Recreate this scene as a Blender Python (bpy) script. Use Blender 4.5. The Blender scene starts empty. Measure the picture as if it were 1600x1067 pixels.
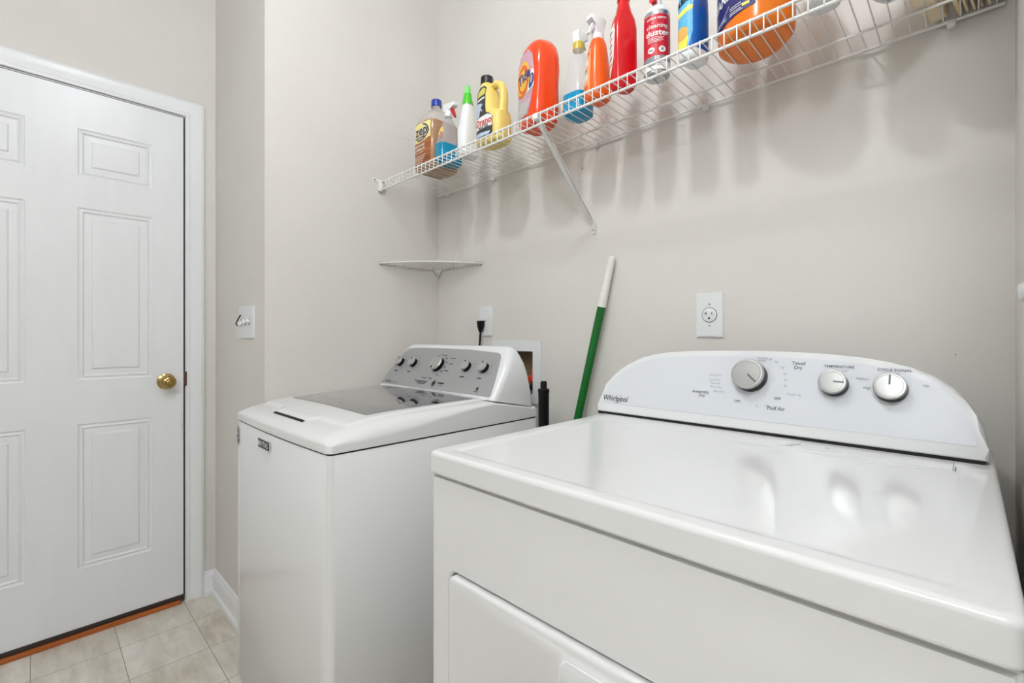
import bpy, bmesh, math, random
from mathutils import Vector, Matrix
random.seed(7)
C = bpy.context.scene.collection
PI = math.pi

# ------------------------------------------------------------ camera, world, exposure
cam_d = bpy.data.cameras.new('camera')
cam = bpy.data.objects.new('camera', cam_d); C.objects.link(cam)
cam.location = (0, 0, 1.14)
cam.rotation_euler = (PI/2, 0, math.radians(44.3))
cam_d.sensor_width = 36.0
cam_d.lens = 732/1600*36.0
cam_d.shift_y = -9.5/1600
cam_d.clip_start = 0.02
bpy.context.scene.camera = cam
w = bpy.data.worlds.new('world'); bpy.context.scene.world = w
w.use_nodes = True
w.node_tree.nodes['Background'].inputs[0].default_value = (0.9, 0.93, 1.0, 1)
w.node_tree.nodes['Background'].inputs[1].default_value = 0.3
vs = bpy.context.scene.view_settings
vs.view_transform = 'Standard'; vs.look = 'None'; vs.gamma = 1.0; vs.use_curve_mapping = False
vs.exposure = 0.08
MAIN_LAMP = 295.0      # emission strength of the globe over the laundry
FILL_LAMP = 43.0  # emission strength of the added fill globe behind the camera

# ------------------------------------------------------------ materials
def lin(c):
    return tuple((v/255/12.92 if v/255 <= 0.04045 else ((v/255+0.055)/1.055)**2.4) for v in c)
MATS = {}
def mat(name, rgb, rough=0.5, metal=0.0, spec=0.5, alpha=1.0, coat=0.0, emit=0.0, trans=0.0, ior=1.45):
    if name in MATS: return MATS[name]
    m = bpy.data.materials.new(name); m.use_nodes = True
    b = m.node_tree.nodes['Principled BSDF']
    b.inputs['Base Color'].default_value = (*lin(rgb), 1)
    b.inputs['Roughness'].default_value = rough
    b.inputs['Metallic'].default_value = metal
    b.inputs['Specular IOR Level'].default_value = spec
    b.inputs['Alpha'].default_value = alpha
    b.inputs['Coat Weight'].default_value = coat
    b.inputs['Transmission Weight'].default_value = trans
    b.inputs['IOR'].default_value = ior
    if emit:
        b.inputs['Emission Color'].default_value = (*lin(rgb), 1)
        b.inputs['Emission Strength'].default_value = emit
    m.diffuse_color = (*lin(rgb), 1)
    MATS[name] = m
    return m
def noise_mat(name, c1, c2, scale, rough=0.6, bump=0.0, bscale=200, spec=0.4, stretch=None, detail=4, lo=.35, hi=.65):
    m = mat(name, c1, rough, spec=spec); nt = m.node_tree; N = nt.nodes; L = nt.links
    b = N['Principled BSDF']; tc = N.new('ShaderNodeTexCoord')
    src = tc.outputs['Object']
    if stretch:
        mp = N.new('ShaderNodeMapping'); mp.inputs['Scale'].default_value = stretch
        L.new(src, mp.inputs[0]); src = mp.outputs[0]
    n = N.new('ShaderNodeTexNoise'); n.inputs['Scale'].default_value = scale; n.inputs['Detail'].default_value = detail
    L.new(src, n.inputs['Vector'])
    r = N.new('ShaderNodeValToRGB'); r.color_ramp.elements[0].position = lo; r.color_ramp.elements[1].position = hi
    r.color_ramp.elements[0].color = (*lin(c1), 1); r.color_ramp.elements[1].color = (*lin(c2), 1)
    L.new(n.outputs['Fac'], r.inputs['Fac']); L.new(r.outputs['Color'], b.inputs['Base Color'])
    if bump:
        n2 = N.new('ShaderNodeTexNoise'); n2.inputs['Scale'].default_value = bscale; n2.inputs['Detail'].default_value = 3
        L.new(tc.outputs['Object'], n2.inputs['Vector'])
        bp = N.new('ShaderNodeBump'); bp.inputs['Strength'].default_value = bump; bp.inputs['Distance'].default_value = 0.002
        L.new(n2.outputs['Fac'], bp.inputs['Height']); L.new(bp.outputs[0], b.inputs['Normal'])
    return m
M_WALL = noise_mat('greige_wall_paint', (220, 216, 209), (223, 219, 213), 3, 0.55, 0.12, 160, 0.25)
M_CEIL = noise_mat('ceiling_paint', (238, 237, 234), (240, 239, 236), 3, 0.8, 0.2, 90, 0.2)
M_TRIM = mat('white_trim_gloss', (236, 237, 238), 0.3)
M_DOOR = noise_mat('white_door_paint', (234, 235, 236), (236, 237, 238), 4, 0.32, 0.04, 60, 0.5, (1, 6, 1))
M_ENAMEL = mat('white_enamel', (228, 228, 227), 0.07, spec=0.5)
M_ENAMEL_SIDE = mat('white_enamel_cabinet', (229, 229, 228), 0.22, spec=0.5)
M_PLAST = mat('white_plastic', (232, 233, 233), 0.22)
M_PANELW = mat('cool_white_panel', (220, 223, 227), 0.28)
M_SILVER = mat('brushed_grey_panel', (172, 172, 173), 0.38, metal=0.35)
M_KNOBF = mat('satin_silver', (190, 190, 188), 0.32, metal=0.6)
M_CHROME = mat('chrome', (225, 225, 225), 0.12, metal=1.0)
M_BLACK = mat('black_plastic', (10, 10, 11), 0.3, spec=.3)
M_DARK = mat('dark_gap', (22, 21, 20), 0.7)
M_GLASS_LID = mat('smoked_glass', (82, 83, 84), 0.04, spec=0.9, coat=1.0)
M_BRASS = mat('polished_brass', (172, 146, 92), 0.16, metal=1.0)
M_WIRE = mat('white_vinyl_wire', (236, 234, 230), 0.3)
M_WIREG = mat('grey_white_wire', (196, 192, 186), 0.35)
M_INK = mat('black_ink', (30, 31, 34), 0.5)
M_INKG = mat('grey_ink', (112, 115, 120), 0.5)
M_INKF = mat('faint_grey_ink', (172, 176, 181), 0.5)

# floor: nine inch vinyl tiles
def floor_mat():
    m = mat('vinyl_tile', (203, 193, 178), 0.35); nt = m.node_tree; N = nt.nodes; L = nt.links
    b = N['Principled BSDF']; tc = N.new('ShaderNodeTexCoord')
    mp = N.new('ShaderNodeMapping'); mp.inputs['Location'].default_value = (2.216+0.2286*10, -0.4535+0.2286*10, 0)
    L.new(tc.outputs['Object'], mp.inputs[0])
    br = N.new('ShaderNodeTexBrick'); br.offset = 0.0; br.squash = 1.0
    br.inputs['Scale'].default_value = 1.0; br.inputs['Brick Width'].default_value = 0.2286; br.inputs['Row Height'].default_value = 0.2286
    br.inputs['Mortar Size'].default_value = 0.0012; br.inputs['Mortar Smooth'].default_value = 0.1; br.inputs['Bias'].default_value = 0
    br.inputs['Color1'].default_value = (0.40, 0.40, 0.40, 1); br.inputs['Color2'].default_value = (0.60, 0.60, 0.60, 1)
    L.new(mp.outputs[0], br.inputs['Vector'])
    n = N.new('ShaderNodeTexNoise'); n.inputs['Scale'].default_value = 9; n.inputs['Detail'].default_value = 8; n.inputs['Roughness'].default_value = 0.65
    n.inputs['Distortion'].default_value = 0.15
    mp2 = N.new('ShaderNodeMapping'); mp2.inputs['Scale'].default_value = (0.55, 1.6, 1); L.new(tc.outputs['Object'], mp2.inputs[0]); L.new(mp2.outputs[0], n.inputs['Vector'])
    r = N.new('ShaderNodeValToRGB'); r.color_ramp.elements[0].position = .32; r.color_ramp.elements[1].position = .68
    r.color_ramp.elements[0].color = (*lin((194, 184, 168)), 1); r.color_ramp.elements[1].color = (*lin((232, 226, 216)), 1)
    L.new(n.outputs['Fac'], r.inputs['Fac'])
    mx = N.new('ShaderNodeMix'); mx.data_type = 'RGBA'; mx.blend_type = 'OVERLAY'; mx.inputs[0].default_value = 0.55
    L.new(r.outputs['Color'], mx.inputs[6]); L.new(br.outputs['Color'], mx.inputs[7])
    mx2 = N.new('ShaderNodeMix'); mx2.data_type = 'RGBA'
    L.new(br.outputs['Fac'], mx2.inputs[0]); L.new(mx.outputs[2], mx2.inputs[6]); mx2.inputs[7].default_value = (*lin((150, 138, 122)), 1)
    L.new(mx2.outputs[2], b.inputs['Base Color'])
    return m
M_FLOOR = floor_mat()
M_OAK = noise_mat('stained_wood', (150, 78, 34), (188, 104, 50), 14, 0.4, stretch=(1, 0.3, 6))

# ------------------------------------------------------------ helpers
def link(name, me, parent=None, org=None):
    o = bpy.data.objects.new(name, me); C.objects.link(o)
    if parent is not None: o.parent = parent
    return o
def obj(name, bm, m, parent=None, smooth=True, local=False, angle=40):
    """ONE mesh object. World coordinates are turned into the parent's unless local."""
    if parent is not None and not local:
        p = parent; off = Vector((0, 0, 0))
        while p is not None: off += Vector(p.location); p = p.parent
        bmesh.ops.translate(bm, vec=-off, verts=bm.verts)
    me = bpy.data.meshes.new(name)
    bmesh.ops.recalc_face_normals(bm, faces=bm.faces)
    bm.to_mesh(me); bm.free()
    for mm in (m if isinstance(m, (list, tuple)) else [m]): me.materials.append(mm)
    if smooth:
        for p in me.polygons: p.use_smooth = True
        me.set_sharp_from_angle(angle=math.radians(angle))
    return link(name, me, parent)
def tag(o, label=None, cat=None, group=None, kind=None):
    if label: o['label'] = label
    if cat: o['category'] = cat
    if group: o['group'] = group
    if kind: o['kind'] = kind
    return o
def thing(name, label, cat, loc, rz=0, group=None):
    o = bpy.data.objects.new(name, None); C.objects.link(o)
    o.empty_display_size = 0.05; o.location = loc; o.rotation_euler = (0, 0, rz)
    return tag(o, label, cat, group)
def box(bm, x0, x1, y0, y1, z0, z1, r=0, seg=2):
    ret = bmesh.ops.create_cube(bm, size=1)
    vs_ = ret['verts']
    for v in vs_:
        v.co = Vector(((x0+x1)/2+v.co.x*(x1-x0), (y0+y1)/2+v.co.y*(y1-y0), (z0+z1)/2+v.co.z*(z1-z0)))
    if r:
        es = list({e for v in vs_ for e in v.link_edges})
        bmesh.ops.bevel(bm, geom=es, offset=r, segments=seg, profile=0.5, affect='EDGES')
    return bm
def B(*a, **k): return box(bmesh.new(), *a, **k)
def frame(d):
    d = Vector(d).normalized()
    u = d.cross(Vector((0, 0, 1)))
    if u.length < 1e-4: u = Vector((1, 0, 0))
    u.normalize(); return u, d.cross(u).normalized()
def tube(bm, pts, r, n=8, caps=True, radii=None):
    pts = [Vector(p) for p in pts]; rings = []
    u0 = None
    for i, p in enumerate(pts):
        if i == 0: d = pts[1]-pts[0]
        elif i == len(pts)-1: d = pts[-1]-pts[-2]
        else: d = (pts[i+1]-p).normalized()+(p-pts[i-1]).normalized()
        d.normalize()
        if u0 is None: u, v = frame(d)
        else:
            u = (u0-d*u0.dot(d)).normalized(); v = d.cross(u)
        u0 = u
        rr = radii[i] if radii else r
        rings.append([bm.verts.new(p+(u*math.cos(2*PI*k/n)+v*math.sin(2*PI*k/n))*rr) for k in range(n)])
    for a, b in zip(rings, rings[1:]):
        for k in range(n): bm.faces.new((a[k], a[(k+1) % n], b[(k+1) % n], b[k]))
    if caps: bm.faces.new(rings[0][::-1]); bm.faces.new(rings[-1])
    return bm
def lathe(bm, prof, origin, axis, n=40):
    """prof: (radius, height along axis)"""
    o = Vector(origin); d = Vector(axis).normalized(); u, v = frame(d); rings = []
    for r, h in prof:
        if r < 1e-5: rings.append([bm.verts.new(o+d*h)])
        else: rings.append([bm.verts.new(o+d*h+(u*math.cos(2*PI*k/n)+v*math.sin(2*PI*k/n))*r) for k in range(n)])
    for a, b in zip(rings, rings[1:]):
        for k in range(n):
            k2 = (k+1) % n
            f = [a[k % len(a)], a[k2 % len(a)], b[k2 % len(b)], b[k % len(b)]]
            f2 = []
            for q in f:
                if q not in f2: f2.append(q)
            if len(f2) > 2: bm.faces.new(f2)
    if len(rings[0]) > 1: bm.faces.new(rings[0][::-1])
    if len(rings[-1]) > 1: bm.faces.new(rings[-1])
    return bm
def prism(bm, pts, ext, bevel=0, seg=2):
    """pts: list of 3D points (planar), ext: vector"""
    a = [bm.verts.new(Vector(p)) for p in pts]
    b = [bm.verts.new(Vector(p)+Vector(ext)) for p in pts]
    n = len(pts)
    f1 = bm.faces.new(a); f2 = bm.faces.new(b[::-1])
    for i in range(n): bm.faces.new((a[i], b[i], b[(i+1) % n], a[(i+1) % n]))
    if bevel:
        es = list(f1.edges)+list(f2.edges)
        bmesh.ops.bevel(bm, geom=es, offset=bevel, segments=seg, profile=0.5, affect='EDGES')
    return bm
def rrect(x0, x1, z0, z1, r, n=6):
    out = []
    for cx, cz, a0 in ((x1-r, z1-r, 0), (x0+r, z1-r, PI/2), (x0+r, z0+r, PI), (x1-r, z0+r, 3*PI/2)):
        for i in range(n+1):
            a = a0+PI/2*i/n; out.append((cx+r*math.cos(a), cz+r*math.sin(a)))
    return out
def loft(bm, secs, n=48, caps=True):
    """secs: (z, hx, hy, power, cx, cy) superellipse rings"""
    rings = []
    for s in secs:
        z, hx, hy, p = s[:4]; cx = s[4] if len(s) > 4 else 0; cy = s[5] if len(s) > 5 else 0
        ring = []
        for k in range(n):
            a = 2*PI*k/n; c_, s_ = math.cos(a), math.sin(a)
            ring.append(bm.verts.new((cx+hx*math.copysign(abs(c_)**(2/p), c_), cy+hy*math.copysign(abs(s_)**(2/p), s_), z)))
        rings.append(ring)
    for a, b in zip(rings, rings[1:]):
        for k in range(n): bm.faces.new((a[k], a[(k+1) % n], b[(k+1) % n], b[k]))
    if caps: bm.faces.new(rings[0][::-1]); bm.faces.new(rings[-1])
    return bm
def smoothstep(t): t = max(0, min(1, t)); return t*t*(3-2*t)
def interp(tab, x):
    if x <= tab[0][0]: return tab[0][1]
    for (a, b), (c_, d) in zip(tab, tab[1:]):
        if x <= c_: return b+(d-b)*(x-a)/(c_-a)
    return tab[-1][1]

# ------------------------------------------------------------ printed matter laid on surfaces
_tc = {}
def text_geo(s, bold=0.0, shear=0.0):
    key = (s, bold, shear)
    if key in _tc: return _tc[key]
    cu = bpy.data.curves.new('t', 'FONT'); cu.body = s; cu.size = 1.0; cu.resolution_u = 3
    cu.offset = bold; cu.shear = shear; cu.align_x = 'CENTER'; cu.align_y = 'CENTER'
    o = bpy.data.objects.new('t', cu); C.objects.link(o)
    dg = bpy.context.evaluated_depsgraph_get(); dg.update()
    me = bpy.data.meshes.new_from_object(o.evaluated_get(dg))
    V = [(v.co.x, v.co.y) for v in me.vertices]; F = [tuple(p.vertices) for p in me.polygons]
    bpy.data.objects.remove(o); bpy.data.curves.remove(cu); bpy.data.meshes.remove(me)
    _tc[key] = (V, F); return V, F
class Decal:
    def __init__(s, mapper, mats, step=0.0004, maxlen=None):
        s.mp = mapper; s.mats = mats; s.bm = bmesh.new(); s.step = step; s.maxlen = maxlen
    def _sub(s, V, F, mi, layer):
        t = bmesh.new(); vv = [t.verts.new((x, z, 0)) for x, z in V]
        for f in F:
            try: t.faces.new([vv[i] for i in f])
            except ValueError: pass
        if s.maxlen:
            bmesh.ops.triangulate(t, faces=t.faces)
            for _ in range(5):
                es = [e for e in t.edges if e.calc_length() > s.maxlen]
                if not es: break
                bmesh.ops.subdivide_edges(t, edges=es, cuts=1)
                bmesh.ops.triangulate(t, faces=[f for f in t.faces if len(f.verts) > 3])
        nv = {v: s.bm.verts.new(s.mp(v.co.x, v.co.y, s.step*layer)) for v in t.verts}
        for f in t.faces:
            g = s.bm.faces.new([nv[v] for v in f.verts]); g.material_index = mi
        t.free()
    def poly(s, pts, mi, layer=1): s._sub(pts, [tuple(range(len(pts)))], mi, layer)
    def rect(s, x0, x1, z0, z1, mi, layer=1): s.poly([(x0, z0), (x1, z0), (x1, z1), (x0, z1)], mi, layer)
    def ell(s, cx, cz, rx, rz, mi, layer=1, n=28, rot=0):
        c_, s_ = math.cos(rot), math.sin(rot)
        s.poly([(cx+rx*math.cos(a)*c_-rz*math.sin(a)*s_, cz+rx*math.cos(a)*s_+rz*math.sin(a)*c_) for a in [2*PI*k/n for k in range(n)]], mi, layer)
    def arc(s, cx, cz, rx, rz, w_, a0, a1, mi, layer=1, n=20):
        V = []; F = []
        for k in range(n+1):
            a = a0+(a1-a0)*k/n
            V += [(cx+rx*math.cos(a), cz+rz*math.sin(a)), (cx+(rx-w_)*math.cos(a), cz+(rz-w_)*math.sin(a))]
        for k in range(n): F.append((2*k, 2*k+1, 2*k+3, 2*k+2))
        s._sub(V, F, mi, layer)
    def text(s, body, x, z, size, mi, layer=2, rot=0, bold=0.0, sx=1.0, shear=0.0):
        V, F = text_geo(body, bold, shear); c_, s_ = math.cos(rot), math.sin(rot)
        V2 = [(x+(a*sx*c_-b*s_)*size, z+(a*sx*s_+b*c_)*size) for a, b in V]
        ml = s.maxlen; s.maxlen = None; s._sub(V2, F, mi, layer); s.maxlen = ml
    def build(s, name, parent, local=False):
        if parent is not None and not local:
            p = parent; off = Vector((0, 0, 0))
            while p is not None: off += Vector(p.location); p = p.parent
            bmesh.ops.translate(s.bm, vec=-off, verts=s.bm.verts)
        me = bpy.data.meshes.new(name); s.bm.to_mesh(me); s.bm.free()
        for m in s.mats: me.materials.append(m)
        return link(name, me, parent)

# ============================================================ the room
XD = -2.415     # door wall
YR = 0.574      # return wall with the switches
XA = -1.78      # alcove side wall
YB = 1.33       # back wall
XR = 0.064      # right wall
ZC = 2.75
YF, XE = -1.3, 1.3
def struct(name, bm, m, smooth=False):
    return tag(obj(name, bm, m, None, smooth), kind='structure')
struct('floor', B(XD-.15, XE+.1, YF-.1, YB+.1, -0.1, 0), M_FLOOR)
struct('ceiling', B(XD-.15, XE+.1, YF-.1, YB+.1, ZC, ZC+.1), M_CEIL)
DY0, DY1, DZ0, DZ1 = -0.361, 0.452, 0.037, 2.068    # door leaf
bm = bmesh.new()
box(bm, XD-.12, XD, YF, DY0-.012, 0, ZC); box(bm, XD-.12, XD, DY1+.012, YR, 0, ZC); box(bm, XD-.12, XD, DY0-.012, DY1+.012, DZ1+.01, ZC)
wl = struct('wall_left', bm, M_WALL)
bm = B(XD-.12, XA, YR, YR+.11, 0, ZC)
wr = struct('wall_return', bm, M_WALL)
struct('wall_alcove', B(XA-.11, XA, YR+.11, YB, 0, ZC), M_WALL)
# back wall with the opening of the outlet box
OX0, OX1, OZ0, OZ1 = -1.372, -1.179, 0.915, 1.082
bm = bmesh.new()
box(bm, XA-.11, OX0, YB, YB+.1, 0, ZC); box(bm, OX1, XE, YB, YB+.1, 0, ZC)
box(bm, OX0, OX1, YB, YB+.1, 0, OZ0); box(bm, OX0, OX1, YB, YB+.1, OZ1, ZC)
wb = struct('wall_back', bm, M_WALL)
struct('wall_right', B(XR, XR+.11, 0.47, YB, 0, ZC), M_WALL)
struct('wall_hall', B(XR+.11, XE, 0.47, .58, 0, ZC), M_WALL)
struct('wall_end', B(XE, XE+.1, YF, YB, 0, ZC), M_WALL)
struct('wall_front', B(XD-.12, XE, YF-.1, YF, 0, ZC), M_WALL)

# scuffs and old nail holes on the walls
def marks(name, parent, pts, plane):
    bm = bmesh.new()
    for (a, z, r) in pts:
        n = 7; ring = []
        for k in range(n):
            rr = r*random.uniform(.5, 1.1); t = 2*PI*k/n
            if plane == 'y': ring.append(bm.verts.new((a+rr*math.cos(t), parent[1], z+rr*1.4*math.sin(t))))
            else: ring.append(bm.verts.new((parent[1], a+rr*math.cos(t), z+rr*math.sin(t))))
        bm.faces.new(ring)
    return obj(name, bm, mat('dark_scuff', (84, 76, 68), 0.8), parent[0], False)
marks('nail_hole', (wr, YR-.0006), [(-1.927, 1.357, .0035), (-1.927, 1.346, .002)], 'y')
marks('nail_hole', (wb, YB-.0006), [(-.957, 1.718, .003), (-.97, 1.675, .002), (-.02, 1.10, .0015)], 'y')

wa = bpy.data.objects['wall_alcove']
marks('scuff', (wa, XA+.0006), [(1.015, 1.985, .0016), (1.146, 2.008, .0022), (1.166, 2.007, .0026), (1.107, 2.002, .0010), (1.070, 1.993, .0009), (1.156, 2.001, .0010)], 'x')
# door casing, jamb, threshold, baseboards
def casing_profile(w_):   # (across, out)
    return [(0, 0), (0, .010), (.004, .013), (.012, .013), (.016, .010), (.034, .015), (.046, .018), (.056, .018), (.060, .014), (w_, .012), (w_, 0)]
bm = bmesh.new()
pr = casing_profile(.066)
y0, y1, zt = DY0-.010, DY1+.010, DZ1+.012
path = [(y0, 0, -1, 0), (y0, zt, -1, 1), (y1, zt, 1, 1), (y1, 0, 1, 0)]
rings = [[bm.verts.new((XD+o_, y+sy*a, z+sz*a)) for a, o_ in pr] for y, z, sy, sz in path]
for a, b in zip(rings, rings[1:]):
    for k in range(len(pr)-1): bm.faces.new((a[k], a[k+1], b[k+1], b[k]))
bm.faces.new(rings[0]); bm.faces.new(rings[-1][::-1])
t1 = struct('trim_1', bm, M_TRIM, True)
# jamb inside the opening
bm = bmesh.new()
box(bm, XD-.12, XD+.002, DY1+.0075, DY1+.0115, 0, DZ1+.010); box(bm, XD-.12, XD+.002, DY0-.0115, DY0-.004, 0, DZ1+.010)
box(bm, XD-.12, XD+.002, DY0-.0115, DY1+.0115, DZ1+.0065, DZ1+.0095)
box(bm, XD-.05, XD-.04, DY0-.004, DY1+.004, 0.0, DZ1+.004)
struct('trim_2', bm, M_TRIM)
bm = bmesh.new()      # dark strips standing in for the shade in the gap round the door leaf
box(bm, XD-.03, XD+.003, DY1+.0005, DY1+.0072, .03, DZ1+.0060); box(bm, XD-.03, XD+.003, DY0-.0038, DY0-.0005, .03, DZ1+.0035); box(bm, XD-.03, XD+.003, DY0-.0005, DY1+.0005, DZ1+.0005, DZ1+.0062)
struct('door_gap_shade', bm, M_DARK)
struct('trim_3', B(XD-.10, XD+.022, DY0-.002, DY1-.012, 0, .019, r=.002), M_OAK, True)
bm = B(XD-.02, XD+.017, DY0, DY1, .0195, DZ0-.001, r=.002)
struct('trim_4', bm, mat('dark_door_sweep', (50, 40, 34), .5), True)
def baseboard(name, p0, p1, nrm):
    prof = [(0, 0), (.024, 0), (.024, .006), (.022, .016), (.013, .020), (.013, .070), (.011, .078), (.007, .084), (.006, .094), (.001, .098), (0, .098)]
    bm = bmesh.new(); R = []
    for p in (p0, p1): R.append([bm.verts.new((p[0]+nrm[0]*o_, p[1]+nrm[1]*o_, z)) for o_, z in prof])
    for k in range(len(prof)-1): bm.faces.new((R[0][k], R[0][k+1], R[1][k+1], R[1][k]))
    bm.faces.new(R[0]); bm.faces.new(R[1][::-1])
    return struct(name, bm, M_TRIM, True)
baseboard('baseboard_return', (XD, YR), (XA, YR), (0, -1))
baseboard('baseboard_left', (XD, DY1+.076), (XD, YR), (1, 0))
baseboard('baseboard_alcove', (XA, YR+.0), (XA, YB), (1, 0))
baseboard('baseboard_back', (XA, YB), (XR, YB), (0, -1))

# door leaf with six moulded panels
cols = [(-.242, -.017), (.120, .345)]
rows = [(.258, .804), (.971, 1.623), (1.742, 1.921)]
XF = XD+.013
bm = bmesh.new()
ys = sorted({DY0, DY1, *[v for c_ in cols for v in c_]}); zs = sorted({DZ0, DZ1, *[v for r_ in rows for v in r_]})
for i in range(len(ys)-1):
    for j in range(len(zs)-1):
        if (ys[i], ys[i+1]) in cols and (zs[j], zs[j+1]) in rows: continue
        bm.faces.new([bm.verts.new((XF, y, z)) for y, z in ((ys[i], zs[j]), (ys[i+1], zs[j]), (ys[i+1], zs[j+1]), (ys[i], zs[j+1]))])
for (a, b) in (((DY0, DZ0), (DY1, DZ0)), ((DY1, DZ0), (DY1, DZ1)), ((DY1, DZ1), (DY0, DZ1)), ((DY0, DZ1), (DY0, DZ0))):
    bm.faces.new([bm.verts.new(v) for v in ((XF, *a), (XF, *b), (XF-.038, *b), (XF-.038, *a))])
bm.faces.new([bm.verts.new(v) for v in ((XF-.038, DY0, DZ0), (XF-.038, DY1, DZ0), (XF-.038, DY1, DZ1), (XF-.038, DY0, DZ1))])
bmesh.ops.remove_doubles(bm, verts=bm.verts, dist=1e-5)
door = struct('door_1', bm, M_DOOR)
PROF = [(0, 0), (.003, -.003), (.007, -.0045), (.011, -.003), (.014, -.0015), (.017, -.005), (.020, -.007), (.040, -.0062), (.043, -.0022), (.046, -.0012)]
for c_ in cols:
    for r_ in rows:
        bm = bmesh.new(); R = []
        for ins, dep in PROF:
            R.append([bm.verts.new((XF+dep, y, z)) for y, z in ((c_[0]+ins, r_[0]+ins), (c_[1]-ins, r_[0]+ins), (c_[1]-ins, r_[1]-ins), (c_[0]+ins, r_[1]-ins))])
        for a, b in zip(R, R[1:]):
            for k in range(4): bm.faces.new((a[k], a[(k+1) % 4], b[(k+1) % 4], b[k]))
        bm.faces.new(R[-1])
        obj('door_panel', bm, M_DOOR, door, False)
bm = lathe(bmesh.new(), [(.031, 0), (.033, .002), (.032, .005), (.026, .008), (.014, .011), (.0115, .017), (.0115, .026), (.017, .031), (.025, .038), (.0275, .046), (.0262, .054), (.021, .0595), (.0135, .062), (.0125, .0605), (.0115, .0605), (.0105, .066), (.0075, .068), (0, .068)], (XF, .392, .948), (1, 0, 0), 48)
kn = obj('door_knob', bm, M_BRASS, door, True)
bm = B(XD-.010, XD+.0145, DY1+.0035, DY1+.0125, .925, .985, r=.001)
obj('strike_plate', bm, noise_mat('rusted_metal', (70, 44, 32), (120, 92, 74), 120, .6), door, True)
bm = bmesh.new()
for i in range(14):
    z = .70+i*.013+random.uniform(-.004, .004); rr = random.uniform(.001, .0028)
    ring = [bm.verts.new((XF+.0006, DY1-.003-abs(rr*1.2*math.cos(t))-random.uniform(0, .001), z+rr*2.2*math.sin(t))) for t in [2*PI*k/7 for k in range(7)]]
    bm.faces.new(ring)
obj('chipped_paint', bm, mat('chipped_paint_brown', (150, 135, 118), .7), door, False)

# ============================================================ ceiling lamp and added fill globe
def lamp(name, label, loc, strength, r):
    t = thing(name, label, 'ceiling light', loc)
    obj('canopy', lathe(bmesh.new(), [(.085, 0), (.085, -.012), (.07, -.02), (.045, -.024)], (0, 0, 0), (0, 0, 1)), M_TRIM, t, True, True)
    m = mat('glowing_glass_%s' % name, (240, 246, 252), .4, emit=strength)
    prof = [(r*math.sin(a), -.024-r*.9*(1-math.cos(a))) for a in [PI*(.0+.0+k/14) for k in range(1, 14)]]
    obj('globe', lathe(bmesh.new(), [(0, -.024)]+prof+[(0, -.024-r*1.8)], (0, 0, 0), (0, 0, 1), 32), m, t, True, True)
lamp('ceiling_light', 'white globe ceiling light above the washing machine and dryer', (-.68, .20, ZC), MAIN_LAMP, .048)
lamp('added_fill_light', 'added fill light globe behind the viewer, out of view', (.20, -1.0, ZC), FILL_LAMP, .17)  # unseen globe added only to fill the room with light from behind

# ============================================================ switch plate
t = thing('light_switch', 'white triple toggle light switch plate between the door and the washing machine', 'light switch', (-1.975, YR, 1.19))
bm = prism(bmesh.new(), [(x, -.006, z) for x, z in rrect(-.088, .088, -.062, .062, .003, 3)], (0, .006, 0))
es = [e for e in bm.edges if all(abs(v.co.y+.006) < 1e-6 for v in e.verts)]
bmesh.ops.bevel(bm, geom=es, offset=.003, segments=2, affect='EDGES')
obj('cover_plate', bm, M_PLAST, t, True, True)
for i, x in enumerate((-.046, 0, .046)):
    up = (i != 0)
    bm = B(x-.005, x+.005, -.020, -.004, -.006, .006, r=.0015)
    bmesh.ops.rotate(bm, cent=(x, -.004, 0), matrix=Matrix.Rotation(-.55 if up else .55, 3, 'X'), verts=bm.verts)
    tg = obj('toggle', bm, M_PLAST, t, True, True)
    obj('toggle_slot', B(x-.0065, x+.0065, -.0066, -.0055, -.012, .012), M_INKG, t, False, True)
bm = bmesh.new(); tube(bm, [(-.05, -.008, .030), (-.055, -.014, .016), (-.066, -.020, -.004), (-.062, -.016, -.012)], .0022, 6)
bm2 = obj('cord_loop', bm, M_BLACK, t, True, True); 

# ============================================================ outlets
def outlet_plate(t, w_, h_):
    bm = prism(bmesh.new(), [(x, -.0065, z) for x, z in rrect(-w_/2, w_/2, -h_/2, h_/2, .003, 3)], (0, .0065, 0))
    es = [e for e in bm.edges if all(abs(v.co.y+.0065) < 1e-6 for v in e.verts)]
    bmesh.ops.bevel(bm, geom=es, offset=.003, segments=2, affect='EDGES')
    obj('cover_plate', bm, M_PLAST, t, True, True)
t = thing('wall_outlet', 'white single round wall outlet above the dryer console', 'outlet', (-.520, YB, 1.197))
outlet_plate(t, .076, .126)
obj('receptacle', lathe(bmesh.new(), [(.0195, .005), (.0195, .0085), (.0185, .0092), (0, .0092)], (0, 0, 0), (0, -1, 0), 40), M_PLAST, t, True, True)
bm = lathe(bmesh.new(), [(.0213, .0), (.0213, .0067), (.0196, .0067)], (0, 0, 0), (0, -1, 0), 40)
obj('receptacle_seam', bm, M_INKG, t, True, True)
bm = bmesh.new()
box(bm, -.0095, -.0075, -.0096, -.008, .0005, .0085); box(bm, -.0135, -.0085, -.0096, -.008, .004, .0055)
box(bm, .0065, .0085, -.0096, -.008, .0010, .0080); box(bm, -.0025, .0025, -.0096, -.008, -.0115, -.0065)
obj('slots', bm, M_BLACK, t, False, True)
for z in (.030, -.030):
    s_ = obj('screw', lathe(bmesh.new(), [(.003, .005), (.003, .0075), (0, .0078)], (0, 0, z), (0, -1, 0), 14), M_KNOBF, t, True, True)
t = thing('wall_outlet', 'white wall outlet with a black plug in it above the washing machine console', 'outlet', (-1.448, YB, 1.199))
outlet_plate(t, .076, .126)
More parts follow.
